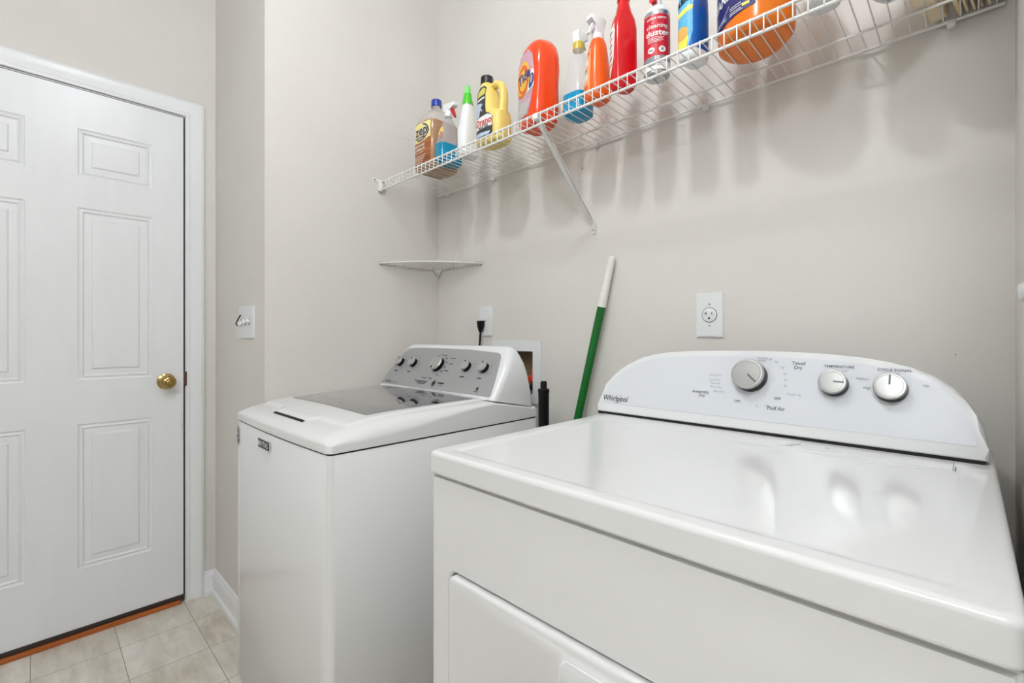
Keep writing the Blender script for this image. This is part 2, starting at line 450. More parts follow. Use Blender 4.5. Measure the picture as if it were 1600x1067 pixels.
for z in (.020, -.020):
    obj('receptacle', prism(bmesh.new(), [(x, -.0080, z+zz) for x, zz in rrect(-.0165, .0165, -.014, .014, .007)], (0, .003, 0)), M_PLAST, t, True, True)
obj('screw', lathe(bmesh.new(), [(.003, .005), (.003, .0075), (0, .0078)], (0, 0, .041), (0, -1, 0), 14), M_KNOBF, t, True, True)
obj('screw', lathe(bmesh.new(), [(.003, .005), (.003, .0075), (0, .0078)], (0, 0, 0), (0, -1, 0), 14), M_KNOBF, t, True, True)
t = thing('power_cord', 'black power plug and cord hanging from the outlet behind the washing machine', 'power cord', (-1.460, YB-.008, 1.178))
bm = bmesh.new(); loft(bm, [(-.030, .007, .008, 2.2), (-.024, .008, .009, 2.5), (-.008, .014, .012, 3), (.014, .017, .013, 3), (.017, .015, .011, 3)], 20)
bmesh.ops.translate(bm, vec=(0, -.0135, .006), verts=bm.verts)
obj('plug', bm, M_BLACK, t, True, True)
obj('cord', tube(bmesh.new(), [(0, -.014, -.022), (-.002, -.015, -.05), (-.005, -.016, -.09), (-.006, -.018, -.16), (-.010, -.020, -.30), (-.012, -.022, -.55), (-.012, -.022, -.80)], .0040, 10), M_BLACK, t, True, True)

# ============================================================ washing machine outlet box in the wall
t = thing('washer_outlet_box', 'white recessed outlet box for washer hoses behind the washing machine console', 'outlet box', (-1.275, YB, 1.0))
bm = bmesh.new()
fx0, fx1, fz0, fz1 = -1.410, -1.140, .882, 1.120
for a in ((fx0, OX0+.003, fz0, fz1), (OX1-.003, fx1, fz0, fz1), (OX0+.003, OX1-.003, OZ1-.003, fz1), (OX0+.003, OX1-.003, fz0, OZ0+.003)):
    box(bm, a[0], a[1], YB-.007, YB, a[2], a[3])
obj('frame', bm, M_PLAST, t, False)
M_BOXIN = mat('beige_box_liner', (140, 122, 92), .6)
bm = bmesh.new()
box(bm, OX0+.0012, OX0+.003, YB-.002, YB+.085, OZ0+.001, OZ1-.001); box(bm, OX1-.003, OX1-.0012, YB-.002, YB+.085, OZ0+.001, OZ1-.001)
box(bm, OX0+.002, OX1-.002, YB-.002, YB+.085, OZ0+.0012, OZ0+.003); box(bm, OX0+.002, OX1-.002, YB-.002, YB+.085, OZ1-.003, OZ1-.0012)
box(bm, OX0+.002, OX1-.002, YB+.083, YB+.085, OZ0+.001, OZ1-.001)
obj('liner', bm, M_BOXIN, t, False)
M_RED = mat('red_valve_paint', (214, 60, 30), .35); M_ORV = mat('orange_valve_paint', (240, 106, 30), .35)
for nm, x, m_ in (('valve_handle', -1.205, M_RED), ('valve_handle', -1.300, mat('blue_valve_paint', (30, 70, 160), .35))):
    bm = bmesh.new()
    loft(bm, [(.0, .008, .012, 2.4), (.006, .022, .020, 2.4), (.022, .024, .021, 2.4), (.028, .018, .016, 2.4)], 24)
    bmesh.ops.translate(bm, vec=(x, YB+.022, .957), verts=bm.verts)
    h_ = obj(nm, bm, m_, t, True)
    obj('valve_body', lathe(bmesh.new(), [(.012, 0), (.012, .02), (.015, .022), (.015, .038), (.010, .041)], (x, YB+.03, OZ0+.003), (0, 0, 1), 20), M_CHROME, t, True)
bm = bmesh.new(); tube(bm, [(-1.212, YB+.012, OZ0+.02), (-1.20, YB+.008, OZ0+.030), (-1.188, YB+.016, OZ0+.034)], .011, 12)
obj('hose_end', bm, M_BLACK, t, True)
obj('valve_tag', B(-1.196, -1.186, YB+.004, YB+.006, .985, 1.012, r=.0008), M_ORV, t, True)

# ============================================================ washing machine
WX0, WX1, WY0, WY1 = -1.757, -1.060, .478, 1.218
WZ = .862
wm = thing('washing_machine', 'white top-load washing machine with grey console and glass lid in the alcove', 'washing machine', ((WX0+WX1)/2, (WY0+WY1)/2, 0))
def bow(x, a):      # the front bows out a little in the middle
    u = (x-(WX0+WX1)/2)/((WX1-WX0)/2); return -a*(1-u*u)
bm = bmesh.new(); NB = 16
def outline(inset, rc, front_bow=.010):
    pts = []
    x0, x1, y0, y1 = WX0+inset, WX1-inset, WY0+inset, WY1-inset
    for cx, cy, a0 in ((x1-rc, y1-rc, 0), (x0+rc, y1-rc, PI/2), (x0+rc, y0+rc, PI)):
        for i in range(6): a = a0+PI/2*i/5; pts.append((cx+rc*math.cos(a), cy+rc*math.sin(a)))
    for i in range(1, NB): x = x0+rc+(x1-x0-2*rc)*i/NB; pts.append((x, y0+bow(x, front_bow)))
    for i in range(6): a = 3*PI/2+PI/2*i/5; pts.append((x1-rc+rc*math.cos(a), y0+rc+rc*math.sin(a)))
    return pts
levels = [(.012, .006), (.018, .001), (WZ-.006, .001), (WZ-.0035, .003)]
R = [[bm.verts.new((x, y, z)) for x, y in outline(ins, .016)] for z, ins in levels]
for a, b in zip(R, R[1:]):
    for k in range(len(a)): bm.faces.new((a[k], a[(k+1) % len(a)], b[(k+1) % len(a)], b[k]))
bm.faces.new(R[0][::-1]); bm.faces.new(R[-1])
obj('cabinet', bm, M_ENAMEL_SIDE, wm, True)
bm = bmesh.new()
R = [[bm.verts.new((x, y, z)) for x, y in outline(.004, .014)] for z in (WZ-.0036, WZ+.001)]
for k in range(len(R[0])): bm.faces.new((R[0][k], R[0][(k+1) % len(R[0])], R[1][(k+1) % len(R[0])], R[1][k]))
obj('seam_gasket', bm, M_DARK, wm, True)
for x in (WX0+.06, WX1-.06):
    for y in (WY0+.06, WY1-.06): obj('foot', lathe(bmesh.new(), [(.022, 0), (.022, .008), (.012, .012)], (x, y, 0), (0, 0, 1), 16), M_BLACK, wm, True)
HT = [(WY0-.02, .902), (.50, .906), (.54, .914), (.58, .9205), (.62, .9255), (.70, .931), (.85, .9355), (.98, .9385), (1.01, .9385), (1.06, .930), (1.12, .919), (1.19, .906), (1.24, .900)]
def hz(x, y): return interp(HT, y)-.006*((x-(WX0+WX1)/2)/.35)**2
def wtop(x, y):
    yf = WY0+bow(x, .010)
    dx = min(x-WX0, WX1-x); dyf = y-yf; dyb = WY1-y
    def roll(d, r): d = max(0, min(1, d/r)); return math.sqrt(max(0, 1-(1-d)**2))
    f = min(1, roll(dyf, .040)); g = roll(dx, .055); b_ = roll(dyb, .02)
    k = f*g*b_
    bk_ = smoothstep((y-.55)/.45)
    k = f*roll(dx, .055-.025*bk_)*b_
    base = (WZ+.018)*(1-bk_)+(hz(x, y)-.010)*bk_
    return base+(hz(x, y)-base)*k
bm = bmesh.new(); nx, ny = 70, 70
def edge_dist(t, n=2.2):   # denser near both ends
    return .5-.5*math.cos(PI*t)
G = []
for j in range(ny+1):
    row = []
    for i in range(nx+1):
        x = WX0+(WX1-WX0)*edge_dist(i/nx)
        yf = WY0+bow(x, .010); y = yf+(WY1-yf)*edge_dist(j/ny)
        # rounded plan corners
        row.append([x, y])
    G.append(row)
rc = .018
def pull(x, y):
    yf = WY0+bow(x, .010)
    for (cx, cy, sx, sy) in ((WX0+rc, yf+rc, -1, -1), (WX1-rc, yf+rc, 1, -1), (WX0+rc, WY1-rc, -1, 1), (WX1-rc, WY1-rc, 1, 1)):
        if (x-cx)*sx > 0 and (y-cy)*sy > 0:
            dx, dy = (x-cx)*sx, (y-cy)*sy; m_ = max(dx, dy); l = math.hypot(dx, dy)
            if l > 0: dx, dy = dx*m_/l, dy*m_/l
            return cx+dx*sx, cy+dy*sy
    return x, y
V = [[bm.verts.new((*pull(x, y), wtop(x, y))) for x, y in row] for row in G]
for j in range(ny):
    for i in range(nx): bm.faces.new((V[j][i], V[j][i+1], V[j+1][i+1], V[j+1][i]))
rim = V[0][:]+[V[j][nx] for j in range(1, ny+1)]+[V[ny][i] for i in range(nx-1, -1, -1)]+[V[j][0] for j in range(ny-1, 0, -1)]
low = [bm.verts.new((v.co.x, v.co.y, WZ+.0012)) for v in rim]
for k in range(len(rim)): bm.faces.new((rim[k], low[k], low[(k+1) % len(rim)], rim[(k+1) % len(rim)]))
obj('top_panel', bm, M_ENAMEL, wm, True, angle=50)
# lid
def lid_f(x):
    y = .541+bow(x, .006)+.004*((x+1.405)/.3)**4
    return y-.022*smoothstep((x+1.52)/.02)*smoothstep((-1.262-x)/.02)
bm = bmesh.new(); nx, ny = 90, 20; V = []
for j in range(ny+1):
    v_ = j/ny; row = []
    for i in range(nx+1):
        x = -1.708+(.606)*i/nx
        yf = lid_f(x); yb = 1.012
        cy_ = .022
        u = min(i/nx, 1-i/nx)*.606
        if u < cy_: yf += cy_-math.sqrt(max(0, cy_**2-(cy_-u)**2))
        y = yf+(yb-yf)*v_**1.3
        ins = 0
        e = min(1, min(i, nx-i)/2, j/1.0)
        row.append(bm.verts.new((x, y, wtop(x, y)-.001+.0062*e)))
    V.append(row)
for j in range(ny):
    for i in range(nx): bm.faces.new((V[j][i], V[j][i+1], V[j+1][i+1], V[j+1][i]))
lid = obj('lid', bm, M_ENAMEL, wm, True, angle=60)
bm = bmesh.new(); V = []
nx, ny = 40, 24
for j in range(ny+1):
    v_ = j/ny; row = []
    for i in range(nx+1):
        u = i/nx; hw = .256+.028*v_
        x = -1.405+(u*2-1)*hw; y = .622+.352*v_
        cr = .02; du = min(u, 1-u)*2*hw; dv = min(v_, 1-v_)*.352
        row.append(bm.verts.new((x, y, wtop(x, y)+.0060)))
    V.append(row)
for j in range(ny):
    for i in range(nx): bm.faces.new((V[j][i], V[j][i+1], V[j+1][i+1], V[j+1][i]))
obj('lid_window', bm, M_GLASS_LID, lid, True)
bm = bmesh.new(); n = 20; A_ = []; Bv = []
for i in range(n+1):
    x = -1.500+(.218)*i/n; y = lid_f(x)
    A_.append(bm.verts.new((x, y-.0075, wtop(x, y-.0075)+.0006))); Bv.append(bm.verts.new((x, y+.001, wtop(x, y)+.0030)))
for i in range(n): bm.faces.new((A_[i], A_[i+1], Bv[i+1], Bv[i]))
obj('finger_slot', bm, M_DARK, lid, True)
# console shell
def w_ring(z, x0, x1, y0, y1, r, n=7):
    out = []
    for cx, cy, a0 in ((x1-r, y1-r, 0), (x0+r, y1-r, PI/2), (x0+r, y0+r, PI), (x1-r, y0+r, 3*PI/2)):
        for i in range(n+1):
            a = a0+PI/2*i/n; out.append(bm.verts.new((cx+r*math.cos(a), cy+r*math.sin(a), z)))
    return out
KW = .70
bm = bmesh.new(); R = []
for (z, dx, yb_, ins, r) in ((.8999, 0, 1.196, .028, .020), (.945, .001, 1.194, 0, .022), (.97, .003, 1.190, 0, .024), (1.01, .008, 1.184, 0, .026), (1.045, .016, 1.176, 0, .028), (1.07, .026, 1.166, 0, .028), (1.085, .036, 1.158, .001, .026), (1.095, .048, 1.150, .004, .020), (1.101, .062, 1.144, .009, .014), (1.103, .078, 1.138, .014, .008)):
    yf = 1.003+KW*(z-.935)+ins*.8
    rg = w_ring(z, WX0+.005+dx, WX1-.003-dx*.8, yf, yb_, min(r, (yb_-yf)/2-.001))
    if z < .90:
        for v in rg: v.co.z = .934-.20*(v.co.y-1.01)
        for v in rg: v.co.y += .0
    R.append(rg)
for a, b in zip(R, R[1:]):
    for k in range(len(a)): bm.faces.new((a[k], a[(k+1) % len(a)], b[(k+1) % len(a)], b[k]))
bm.faces.new(R[-1]); bm.faces.new(R[0][::-1])
con = obj('console', bm, M_PLAST, wm, True, angle=50)
WN = Vector((0, -1, KW)).normalized()
def wmap(x, z, off):  # point on the slanted face
    return Vector((x, 1.003+KW*(z-.935), z))+WN*(off+.0012)
pts = [(-1.737, .9445), (-1.086, .9445), (-1.082, .949), (-1.096, 1.000), (-1.113, 1.050), (-1.119, 1.066), (-1.128, 1.076), (-1.142, 1.080),
       (-1.30, 1.0875), (-1.45, 1.089), (-1.60, 1.088), (-1.668, 1.085), (-1.686, 1.080), (-1.700, 1.066), (-1.718, 1.020), (-1.733, .975), (-1.740, .950)]
bm = prism(bmesh.new(), [wmap(x, z, .001) for x, z in pts], -WN*.004)
obj('control_panel', bm, M_SILVER, wm, False)
def knob(parent, c, nrm, r, h, pa, skirt=M_BLACK, face=M_KNOBF, ring=.12, line=False):
    nrm = Vector(nrm).normalized(); c = Vector(c)
    k = obj('knob', lathe(bmesh.new(), [(r*1.02, 0), (r*1.02, h*.18), (r*.96, h*.75), (r*.97, h*.76)], c, nrm, 40), skirt, parent, True)
    obj('knob_cap', lathe(bmesh.new(), [(r*.97, h*.70), (r*1.0, h*.78), (r*.99, h*.90), (r*.93, h*.99), (r*.84, h*1.0), (r*.82, h*.965), (r*.80, h*.965), (r*.78, h*.99), (0, h*1.02)], c, nrm, 44), face, k, True, angle=25)
    u, v = Vector((1, 0, 0)), nrm.cross(Vector((1, 0, 0))).normalized()
    if v.z < 0: v = -v
    d = u*math.cos(pa)+v*math.sin(pa); s_ = nrm.cross(d)
    bm = bmesh.new()
    if line: a0, a1, w_ = r*.10, r*.80, r*.055
    else: a0, a1, w_ = r*.60, r*.88, r*.11
    pts = [c+nrm*(h*1.01)+d*a+s_*b for a, b in ((a0, -w_), (a1, -w_), (a1, w_), (a0, w_))]
    prism(bm, pts, nrm*.0012)
    obj('pointer', bm, M_INKG if line else M_BLACK, k, False)
    return k
for x, r, pa in ((-1.680, .0185, 2.0), (-1.588, .0185, 1.9), (-1.427, .0290, -2.1), (-1.261, .0190, 1.6), (-1.170, .0190, 1.6)):
    b_ = wmap(x, 1.028, 0); knob(wm, b_, WN, r, .019, pa)
D = Decal(wmap, [M_INK, M_INKG], step=.0004); L_ = 6
def dash(D, x, z, w_, h_, mi=0): D.rect(x-w_/2, x+w_/2, z-h_/2, z+h_/2, mi, L_)
D.text('MAYTAG', -1.692, .9535, .0085, 0, L_, bold=.02)
dash(D, -1.640, .9535, .045, .0012, 1); dash(D, -1.674, .9535, .006, .004, 1)
def newD(): return Decal(wmap, [M_INK, M_INKG], step=.0004)
D.build('brand_lettering', wm)
for x in (-1.680, -1.588, -1.261, -1.170):
    D = newD(); dash(D, x, .995, .022, .003); dash(D, x+.024, 1.050, .006, .002, 1); dash(D, x+.030, 1.038, .007, .002, 1); D.build('knob_markings', wm)
D = newD()
for a in range(9):
    an = -.9+a*.42; dash(D, -1.427+.046*math.cos(an), 1.024+.040*math.sin(an), .014, .0022)
dash(D, -1.358, 1.054, .03, .0022); dash(D, -1.355, 1.034, .026, .0022); dash(D, -1.361, 1.010, .024, .0022)
D.build('knob_markings', wm)
D = Decal(wmap, [M_INK, M_INKG], step=.0004)
dash(D, -1.470, .979, .03, .002); dash(D, -1.430, .979, .02, .002)
for r_ in range(3): dash(D, -1.478+.004*r_, .968-.0045*r_, .085-.02*r_, .0016)
D.ell(-1.395, .964, .0115, .0115, 1, L_); D.ell(-1.395, .964, .007, .007, 0, L_+1)
dash(D, -1.355, .967, .036, .0042); dash(D, -1.350, .959, .026, .0012, 1)
D.build('panel_emblem', wm)
D = Decal(wmap, [M_INK, M_INKG], step=.0004)
D.ell(-1.155, .963, .005, .005, 0, L_); dash(D, -1.155, .954, .022, .0016)
D.build('console_print', wm)
# badge and label on the front
def wfront(x, z, off): return (x, WY0+bow(x, .010)-.0005-off, z)
bm = bmesh.new()
P0 = [wfront(x, z, 0) for x, z in rrect(-1.502, -1.402, .812, .840, .002, 2)]
prism(bm, P0, (0, -.0025, 0)); obj('badge', bm, M_CHROME, wm, False)
D = Decal(wfront, [M_INK, M_PLAST], step=.0004)
D.rect(-1.498, -1.410, .8145, .8375, 0, 8); D.text('MAYTAG', -1.454, .826, .0215, 1, 10, bold=.02, sx=.98)
D.build('badge_lettering', wm)
D = Decal(wfront, [mat('silver_sticker', (178, 180, 182), .3, metal=.4), M_INK], step=.0004)
D.ell(-1.728, .812, .014, .034, 0, 2); D.ell(-1.728, .828, .009, .007, 1, 3); D.ell(-1.730, .808, .007, .006, 1, 3); D.ell(-1.726, .793, .009, .006, 1, 3)
D.ell(-1.727, .8285, .006, .004, 0, 4); D.ell(-1.727, .793, .005, .003, 0, 4)
D.build('sticker', wm)

# ============================================================ dryer
X0, X1, Y0, Y1 = -.728, .033, .520, 1.262
TZ = .925; SZ = .884
dr = thing('dryer', 'white clothes dryer with wide rounded console in the right foreground', 'dryer', ((X0+X1)/2, (Y0+Y1)/2, 0))
bm = bmesh.new()
# cabinet with the rounded door recess on the front
dx0, dx1, dz0, dz1 = -.676, -.043, .18, .719
rr_ = rrect(dx0, dx1, dz0, dz1, .022, 5)
fx = Y0+.007
outer = [(X1-.003, SZ-.003), (X0+.003, SZ-.003), (X0+.003, .02), (X1-.003, .02)]
hole = [bm.verts.new((x, fx, z)) for x, z in rr_]
ov = [bm.verts.new((x, fx, z)) for x, z in outer]
n6 = 6
groups = [hole[0:6], hole[6:12], hole[12:18], hole[18:24]]
for q in range(4):
    g = groups[q]
    for k in range(5): bm.faces.new((ov[q], g[k], g[k+1]))
    g2 = groups[(q+1) % 4]
    bm.faces.new((ov[q], g[-1], g2[0], ov[(q+1) % 4]))
h2 = [bm.verts.new((x+(.003 if x < -.36 else -.003), fx+.004, z+(.003 if z < .45 else -.003))) for x, z in rr_]
h3 = [bm.verts.new((v.co.x, fx+.020, v.co.z)) for v in h2]
for A, Bb in ((hole, h2), (h2, h3)):
    for k in range(24): bm.faces.new((A[k], A[(k+1) % 24], Bb[(k+1) % 24], Bb[k]))
bm.faces.new(h3)
back = [bm.verts.new((x, Y1, z)) for x, z in outer]
for k in range(4): bm.faces.new((ov[k], ov[(k+1) % 4], back[(k+1) % 4], back[k]))
bm.faces.new(back)
es = [e for e in bm.edges if e.verts[0] in ov and e.verts[1] in ov]
bmesh.ops.bevel(bm, geom=es, offset=.005, segments=3, affect='EDGES')
cab = obj('cabinet', bm, M_ENAMEL_SIDE, dr, True, angle=30)
obj('seam_gasket', B(X0+.010, X1-.010, Y0+.013, Y1-.01, SZ-.004, SZ+.002), M_DARK, dr, False)
for x in (X0+.06, X1-.06):
    for y in (Y0+.06, Y1-.06): obj('foot', lathe(bmesh.new(), [(.020, 0), (.020, .014), (.012, .021)], (x, y, 0), (0, 0, 1), 16), M_BLACK, dr, True)
# door
bm = bmesh.new()
hx0, hx1, hz0, hz1 = -.416, -.17, .60, .696
R = []
for ins, dep in ((.0065, .016), (.0065, -.0005), (.0070, -.0030), (.0085, -.0055), (.0110, -.0070), (.0140, -.0074), (.0150, -.0075)):
    R.append([bm.verts.new((x, fx+dep, z)) for x, z in rrect(dx0+ins, dx1-ins, dz0+ins, dz1-ins, max(.004, .020-ins*.4), 5)])
for a, b in zip(R, R[1:]):
    for k in range(24): bm.faces.new((a[k], a[(k+1) % 24], b[(k+1) % 24], b[k]))
# door face with the handle pocket
P = []
for ins, dep in ((0, -.0075), (.003, -.0100), (.008, -.0105), (.012, -.0085), (.015, .006), (.024, .010)):
    P.append([bm.verts.new((x, fx+dep, z)) for x, z in rrect(hx0+ins, hx1-ins, hz0+ins, hz1-ins, max(.004, .018-ins*.3), 5)])
for q in range(4):
    a = R[-1][q*6:q*6+6]; b = P[0][q*6:q*6+6]
    for k in range(5): bm.faces.new((a[k], a[k+1], b[k+1], b[k]))
    q2 = (q+1) % 4
    bm.faces.new((a[5], R[-1][q2*6], P[0][q2*6], b[5]))
for a, b in zip(P, P[1:]):
    for k in range(24): bm.faces.new((a[k], a[(k+1) % 24], b[(k+1) % 24], b[k]))
bm.faces.new(P[-1])
dd = obj('door', bm, M_ENAMEL_SIDE, dr, True, angle=40)
# raised pull bar on the door
bm = prism(bmesh.new(), [(x, fx-.0135, z) for x, z in rrect(hx0+.006, hx1-.006, hz1-.046, hz1-.006, .012, 5)], (0, .016, 0), .005, 3)
obj('door_handle', bm, M_PLAST, dd, True)
# top slab: shallow tray with a rolled edge
bm = bmesh.new(); S = []
def plan(ins, r, sy=None):
    return rrect(X0+ins, X1-ins, Y0+ins, Y1-ins*.2, r, 5)
for z, ins, r in ((SZ+.0005, .006, .010), (SZ+.001, .001, .012), (SZ+.004, 0, .012), (SZ+.0045, 0, .012), (TZ-.0080, 0, .012), (TZ-.0075, 0, .012), (TZ-.0045, .0007, .012), (TZ-.0020, .0022, .012), (TZ-.0006, .0045, .012), (TZ, .0075, .012), (TZ, .0080, .012), (TZ, .020, .012)):
    S.append([bm.verts.new((x, y, z)) for x, y in plan(ins, r)])
for ins, ybk, z, r in ((.036, 1.005, TZ, .016), (.040, 1.001, TZ-.0010, .014), (.045, .996, TZ-.0022, .012)):
    S.append([bm.verts.new((x, y, z)) for x, y in rrect(X0+ins, X1-ins, Y0+ins-.008, ybk, r, 5)])
for a, b in zip(S, S[1:]):
    for q in range(4):
        for k in range(5): bm.faces.new((a[q*6+k], a[q*6+k+1], b[q*6+k+1], b[q*6+k]))
        q2 = (q+1) % 4
        bm.faces.new((a[q*6+5], a[q2*6], b[q2*6], b[q*6+5]))
bm.faces.new(S[-1])
obj('top_panel', bm, M_ENAMEL, dr, True, angle=60)
# lint screen cover at the back right of the top
bm = prism(bmesh.new(), [(x, y, TZ-.001) for x, y in ((-.018, 1.093), (-.018, 1.018), (-.268, 1.018), (-.262, 1.030), (-.240, 1.093))], (0, 0, .0024), .0010, 1)
lc = obj('lint_screen_cover', bm, M_ENAMEL, dr, False)
bm = bmesh.new(); box(bm, -.0165, -.0150, 1.020, 1.050, TZ, TZ+.0012)
obj('cover_gap', bm, M_INKG, lc, False)
bm = prism(bmesh.new(), [(x, y, TZ+.0012) for x, y in ((-.256, 1.022), (-.251, 1.022), (-.236, 1.056), (-.240, 1.056))], (0, 0, .0008))
obj('cover_mark', bm, M_INKF, lc, False); bm = bmesh.new()
prism(bm, [(x, y, TZ+.0014) for x, y in ((-.196, 1.050), (-.188, 1.050), (-.192, 1.058))], (0, 0, .0006))
obj('cover_mark', bm, M_INKF, lc, False)
# console
KD = .35; DN = Vector((0, -1, KD)).normalized()
def dmap(x, z, off): return Vector((x, 1.099+KD*(z-.930), z))+DN*(off+.0004)
out = [(-.7445, .9305), (-.7435, .950), (-.739, .980), (-.729, 1.003), (-.715, 1.026), (-.695, 1.046), (-.668, 1.0645), (-.635, 1.079), (-.60, 1.0885), (-.56, 1.0955), (-.50, 1.1005), (-.42, 1.1035), (-.34, 1.1045), (-.26, 1.1035),
       (-.20, 1.1005), (-.15, 1.0955), (-.11, 1.0885), (-.075, 1.079), (-.045, 1.0645), (-.020, 1.046), (-.004, 1.026), (.009, 1.003), (.018, .980), (.0235, .950), (.0245, .9305)]
bm = bmesh.new()
fr = [bm.verts.new(dmap(x, z, 0)) for x, z in out]
cxm = -.36
bk = [bm.verts.new((x+(0), 1.225, .93+(z-.93)*.97)) for x, z in out]
f1 = bm.faces.new(fr)
n = len(out)
for k in range(n): bm.faces.new((fr[k], fr[(k+1) % n], bk[(k+1) % n], bk[k]))
bm.faces.new(bk[::-1])
es = [e for e in f1.edges]
bmesh.ops.bevel(bm, geom=es, offset=.006, segments=3, profile=.5, affect='EDGES')
dcon = obj('console', bm, M_PLAST, dr, True, angle=35)
obj('console_gap', B(-.740, .020, 1.102, 1.22, TZ-.001, .9310), M_DARK, dr, False)
inner = []
cx0, cz0 = -.36, .955
for (x, z) in out[1:-1]:
    # pull the outline in by 11 mm
    i = out.index((x, z)); a = Vector(out[i-1]); b = Vector(out[i+1]); d = (b-a).normalized(); nn = Vector((d.y, -d.x))
    p = Vector((x, z))+nn*.0125
    if p.y > .956: inner.append((p.x, p.y))
x_l = inner[0][0]; x_r = inner[-1][0]
inner = [(x_l-.0035, .9535)]+inner+[(x_r+.0035, .9535)]
bm = prism(bmesh.new(), [dmap(x, z, .0009) for x, z in inner], -DN*.003)
obj('control_panel', bm, M_PANELW, dr, False)
for x, z, r, h, pa in ((-.3545, 1.046, .0345, .030, -.75), (-.196, 1.040, .0245, .026, -.03), (-.106, 1.038, .0255, .026, 1.57)):
    knob(dr, dmap(x, z, .0005), DN, r, h, pa, line=True)
D = Decal(dmap, [M_INK, M_INKG, M_INKF], step=.0004); L_ = 5
D.text('Whirlpool', -.690, .9675, .0200, 0, L_, bold=.004, sx=.92)
D.arc(-.684, .9650, .0125, .0085, .0008, -2.3, -.2, 0, L_)
D.arc(-.680, .9680, .0100, .0095, .0007, -.3, 1.3, 0, L_)
D.build('logo', dr)
D = Decal(dmap, [M_INK, M_INKG, M_INKF], step=.0004)
D.text('Automatic', -.462, 1.004, .0095, 1, L_, bold=.01); D.text('Dry', -.458, .996, .0095, 1, L_, bold=.01)
D.text('Timed', -.262, 1.079, .0100, 1, L_, bold=.01); D.text('Dry', -.262, 1.070, .0100, 1, L_, bold=.01)
D.text('Fluff Air', -.297, .982, .0105, 1, L_, bold=.012); D.text('OFF', -.377, .990, .0075, 1, L_, bold=.02); D.text('OFF', -.296, 1.003, .0075, 1, L_, bold=.02)
for s_, x, z in (('Very Dry', -.420, 1.008), ('More Dry', -.428, 1.018), ('Normal', -.430, 1.026), ('Less Dry', -.433, 1.034), ('Damp Dry', -.432, 1.045), ('Touch Up', -.266, 1.014), ('30', -.283, 1.030), ('40', -.284, 1.043), ('50', -.286, 1.056), ('60', -.292, 1.069), ('Wrinkle', -.334, 1.088), ('Shield', -.334, 1.0825), ('70', -.305, 1.080), ('80', -.317, 1.086), ('20', -.315, .986), ('10', -.336, .984)):
    D.text(s_, x, z, .0068, 2, L_)
D.build('cycle_lettering', dr)
D = Decal(dmap, [M_INK, M_INKG, M_INKF], step=.0004)
D.text('TEMPERATURE', -.190, 1.0755, .0068, 1, L_, bold=.012, sx=1.15)
D.text('Low', -.180, 1.068, .006, 2, L_); D.text('Medium', -.150, 1.054, .006, 1, L_); D.text('High', -.142, 1.037, .0065, 1, L_)
D.build('temperature_lettering', dr)
D = Decal(dmap, [M_INK, M_INKG, M_INKF], step=.0004)
D.text('CYCLE SIGNAL', -.102, 1.0730, .0068, 1, L_, bold=.012, sx=1.15)
D.text('Off', -.098, 1.066, .006, 2, L_); D.text('On', -.056, 1.047, .0065, 1, L_)
D.build('signal_lettering', dr)

# ============================================================ wire shelf
SZD = 1.790           # top of the deck wires
SX0, SX1, SY0 = -1.772, .050, 1.030
sh = thing('wire_shelf', 'long white vinyl-coated wire shelf on the back wall holding cleaning bottles', 'shelf', ((SX0+SX1)/2, YB, SZD))
def rod(name, y, z, r, x0=SX0, x1=SX1):
    return obj(name, tube(bmesh.new(), [(x0, y, z), (x1, y, z)], r, 12), M_WIRE, sh, True)
rod('front_rod', SY0, SZD-.0045, .0034); rod('lip_rod', SY0, SZD-.037, .0034)
rod('middle_rod', 1.235, SZD-.0050, .0028, SX0+.060); rod('wall_rod', YB-.012, SZD-.0050, .0034)
bm = bmesh.new(); x = SX0+.012
while x < SX1:
    tube(bm, [(x, YB-.008, SZD-.001), (x, SY0+.004, SZD-.001), (x, SY0-.0035, SZD-.0025), (x, SY0-.0045, SZD-.007), (x, SY0-.0045, SZD-.037)], .0014, 6)
    x += .0257
tag(obj('cross_wires', bm, M_WIRE, sh, True), kind='stuff')
for x in (-1.70, -1.395, -.892, -.529, -.026):
    bm = B(x-.0075, x+.0075, YB-.018, YB, SZD-.018, SZD-.003, r=.004)
    c_ = obj('wall_clip', bm, M_WIRE, sh, True)
    obj('clip_loop', tube(bmesh.new(), [(x-.006, YB-.017, SZD-.004), (x-.006, YB-.018, SZD+.006), (x, YB-.018, SZD+.009), (x+.006, YB-.018, SZD+.006), (x+.006, YB-.017, SZD-.004)], .0010, 6), mat('clear_vinyl', (215, 212, 206), .2), c_, True)
bm = B(XA, XA+.016, SY0-.016, SY0+.010, SZD-.045, SZD+.002, r=.003)
box(bm, XA+.0, XA+.003, SY0-.040, SY0-.010, SZD-.008, SZD+.008, r=.001)
eb = obj('end_bracket', bm, M_WIRE, sh, True)
obj('screw', lathe(bmesh.new(), [(.003, 0), (.003, .0015), (0, .002)], (XA+.003, SY0-.030, SZD), (1, 0, 0), 12), M_INK, eb, True)
for z in (SZD-.0045, SZD-.037):
    obj('rod_socket', lathe(bmesh.new(), [(.0052, 0), (.0052, .002)], (XA+.0155, SY0, z), (1, 0, 0), 14), M_INKG, eb, True)
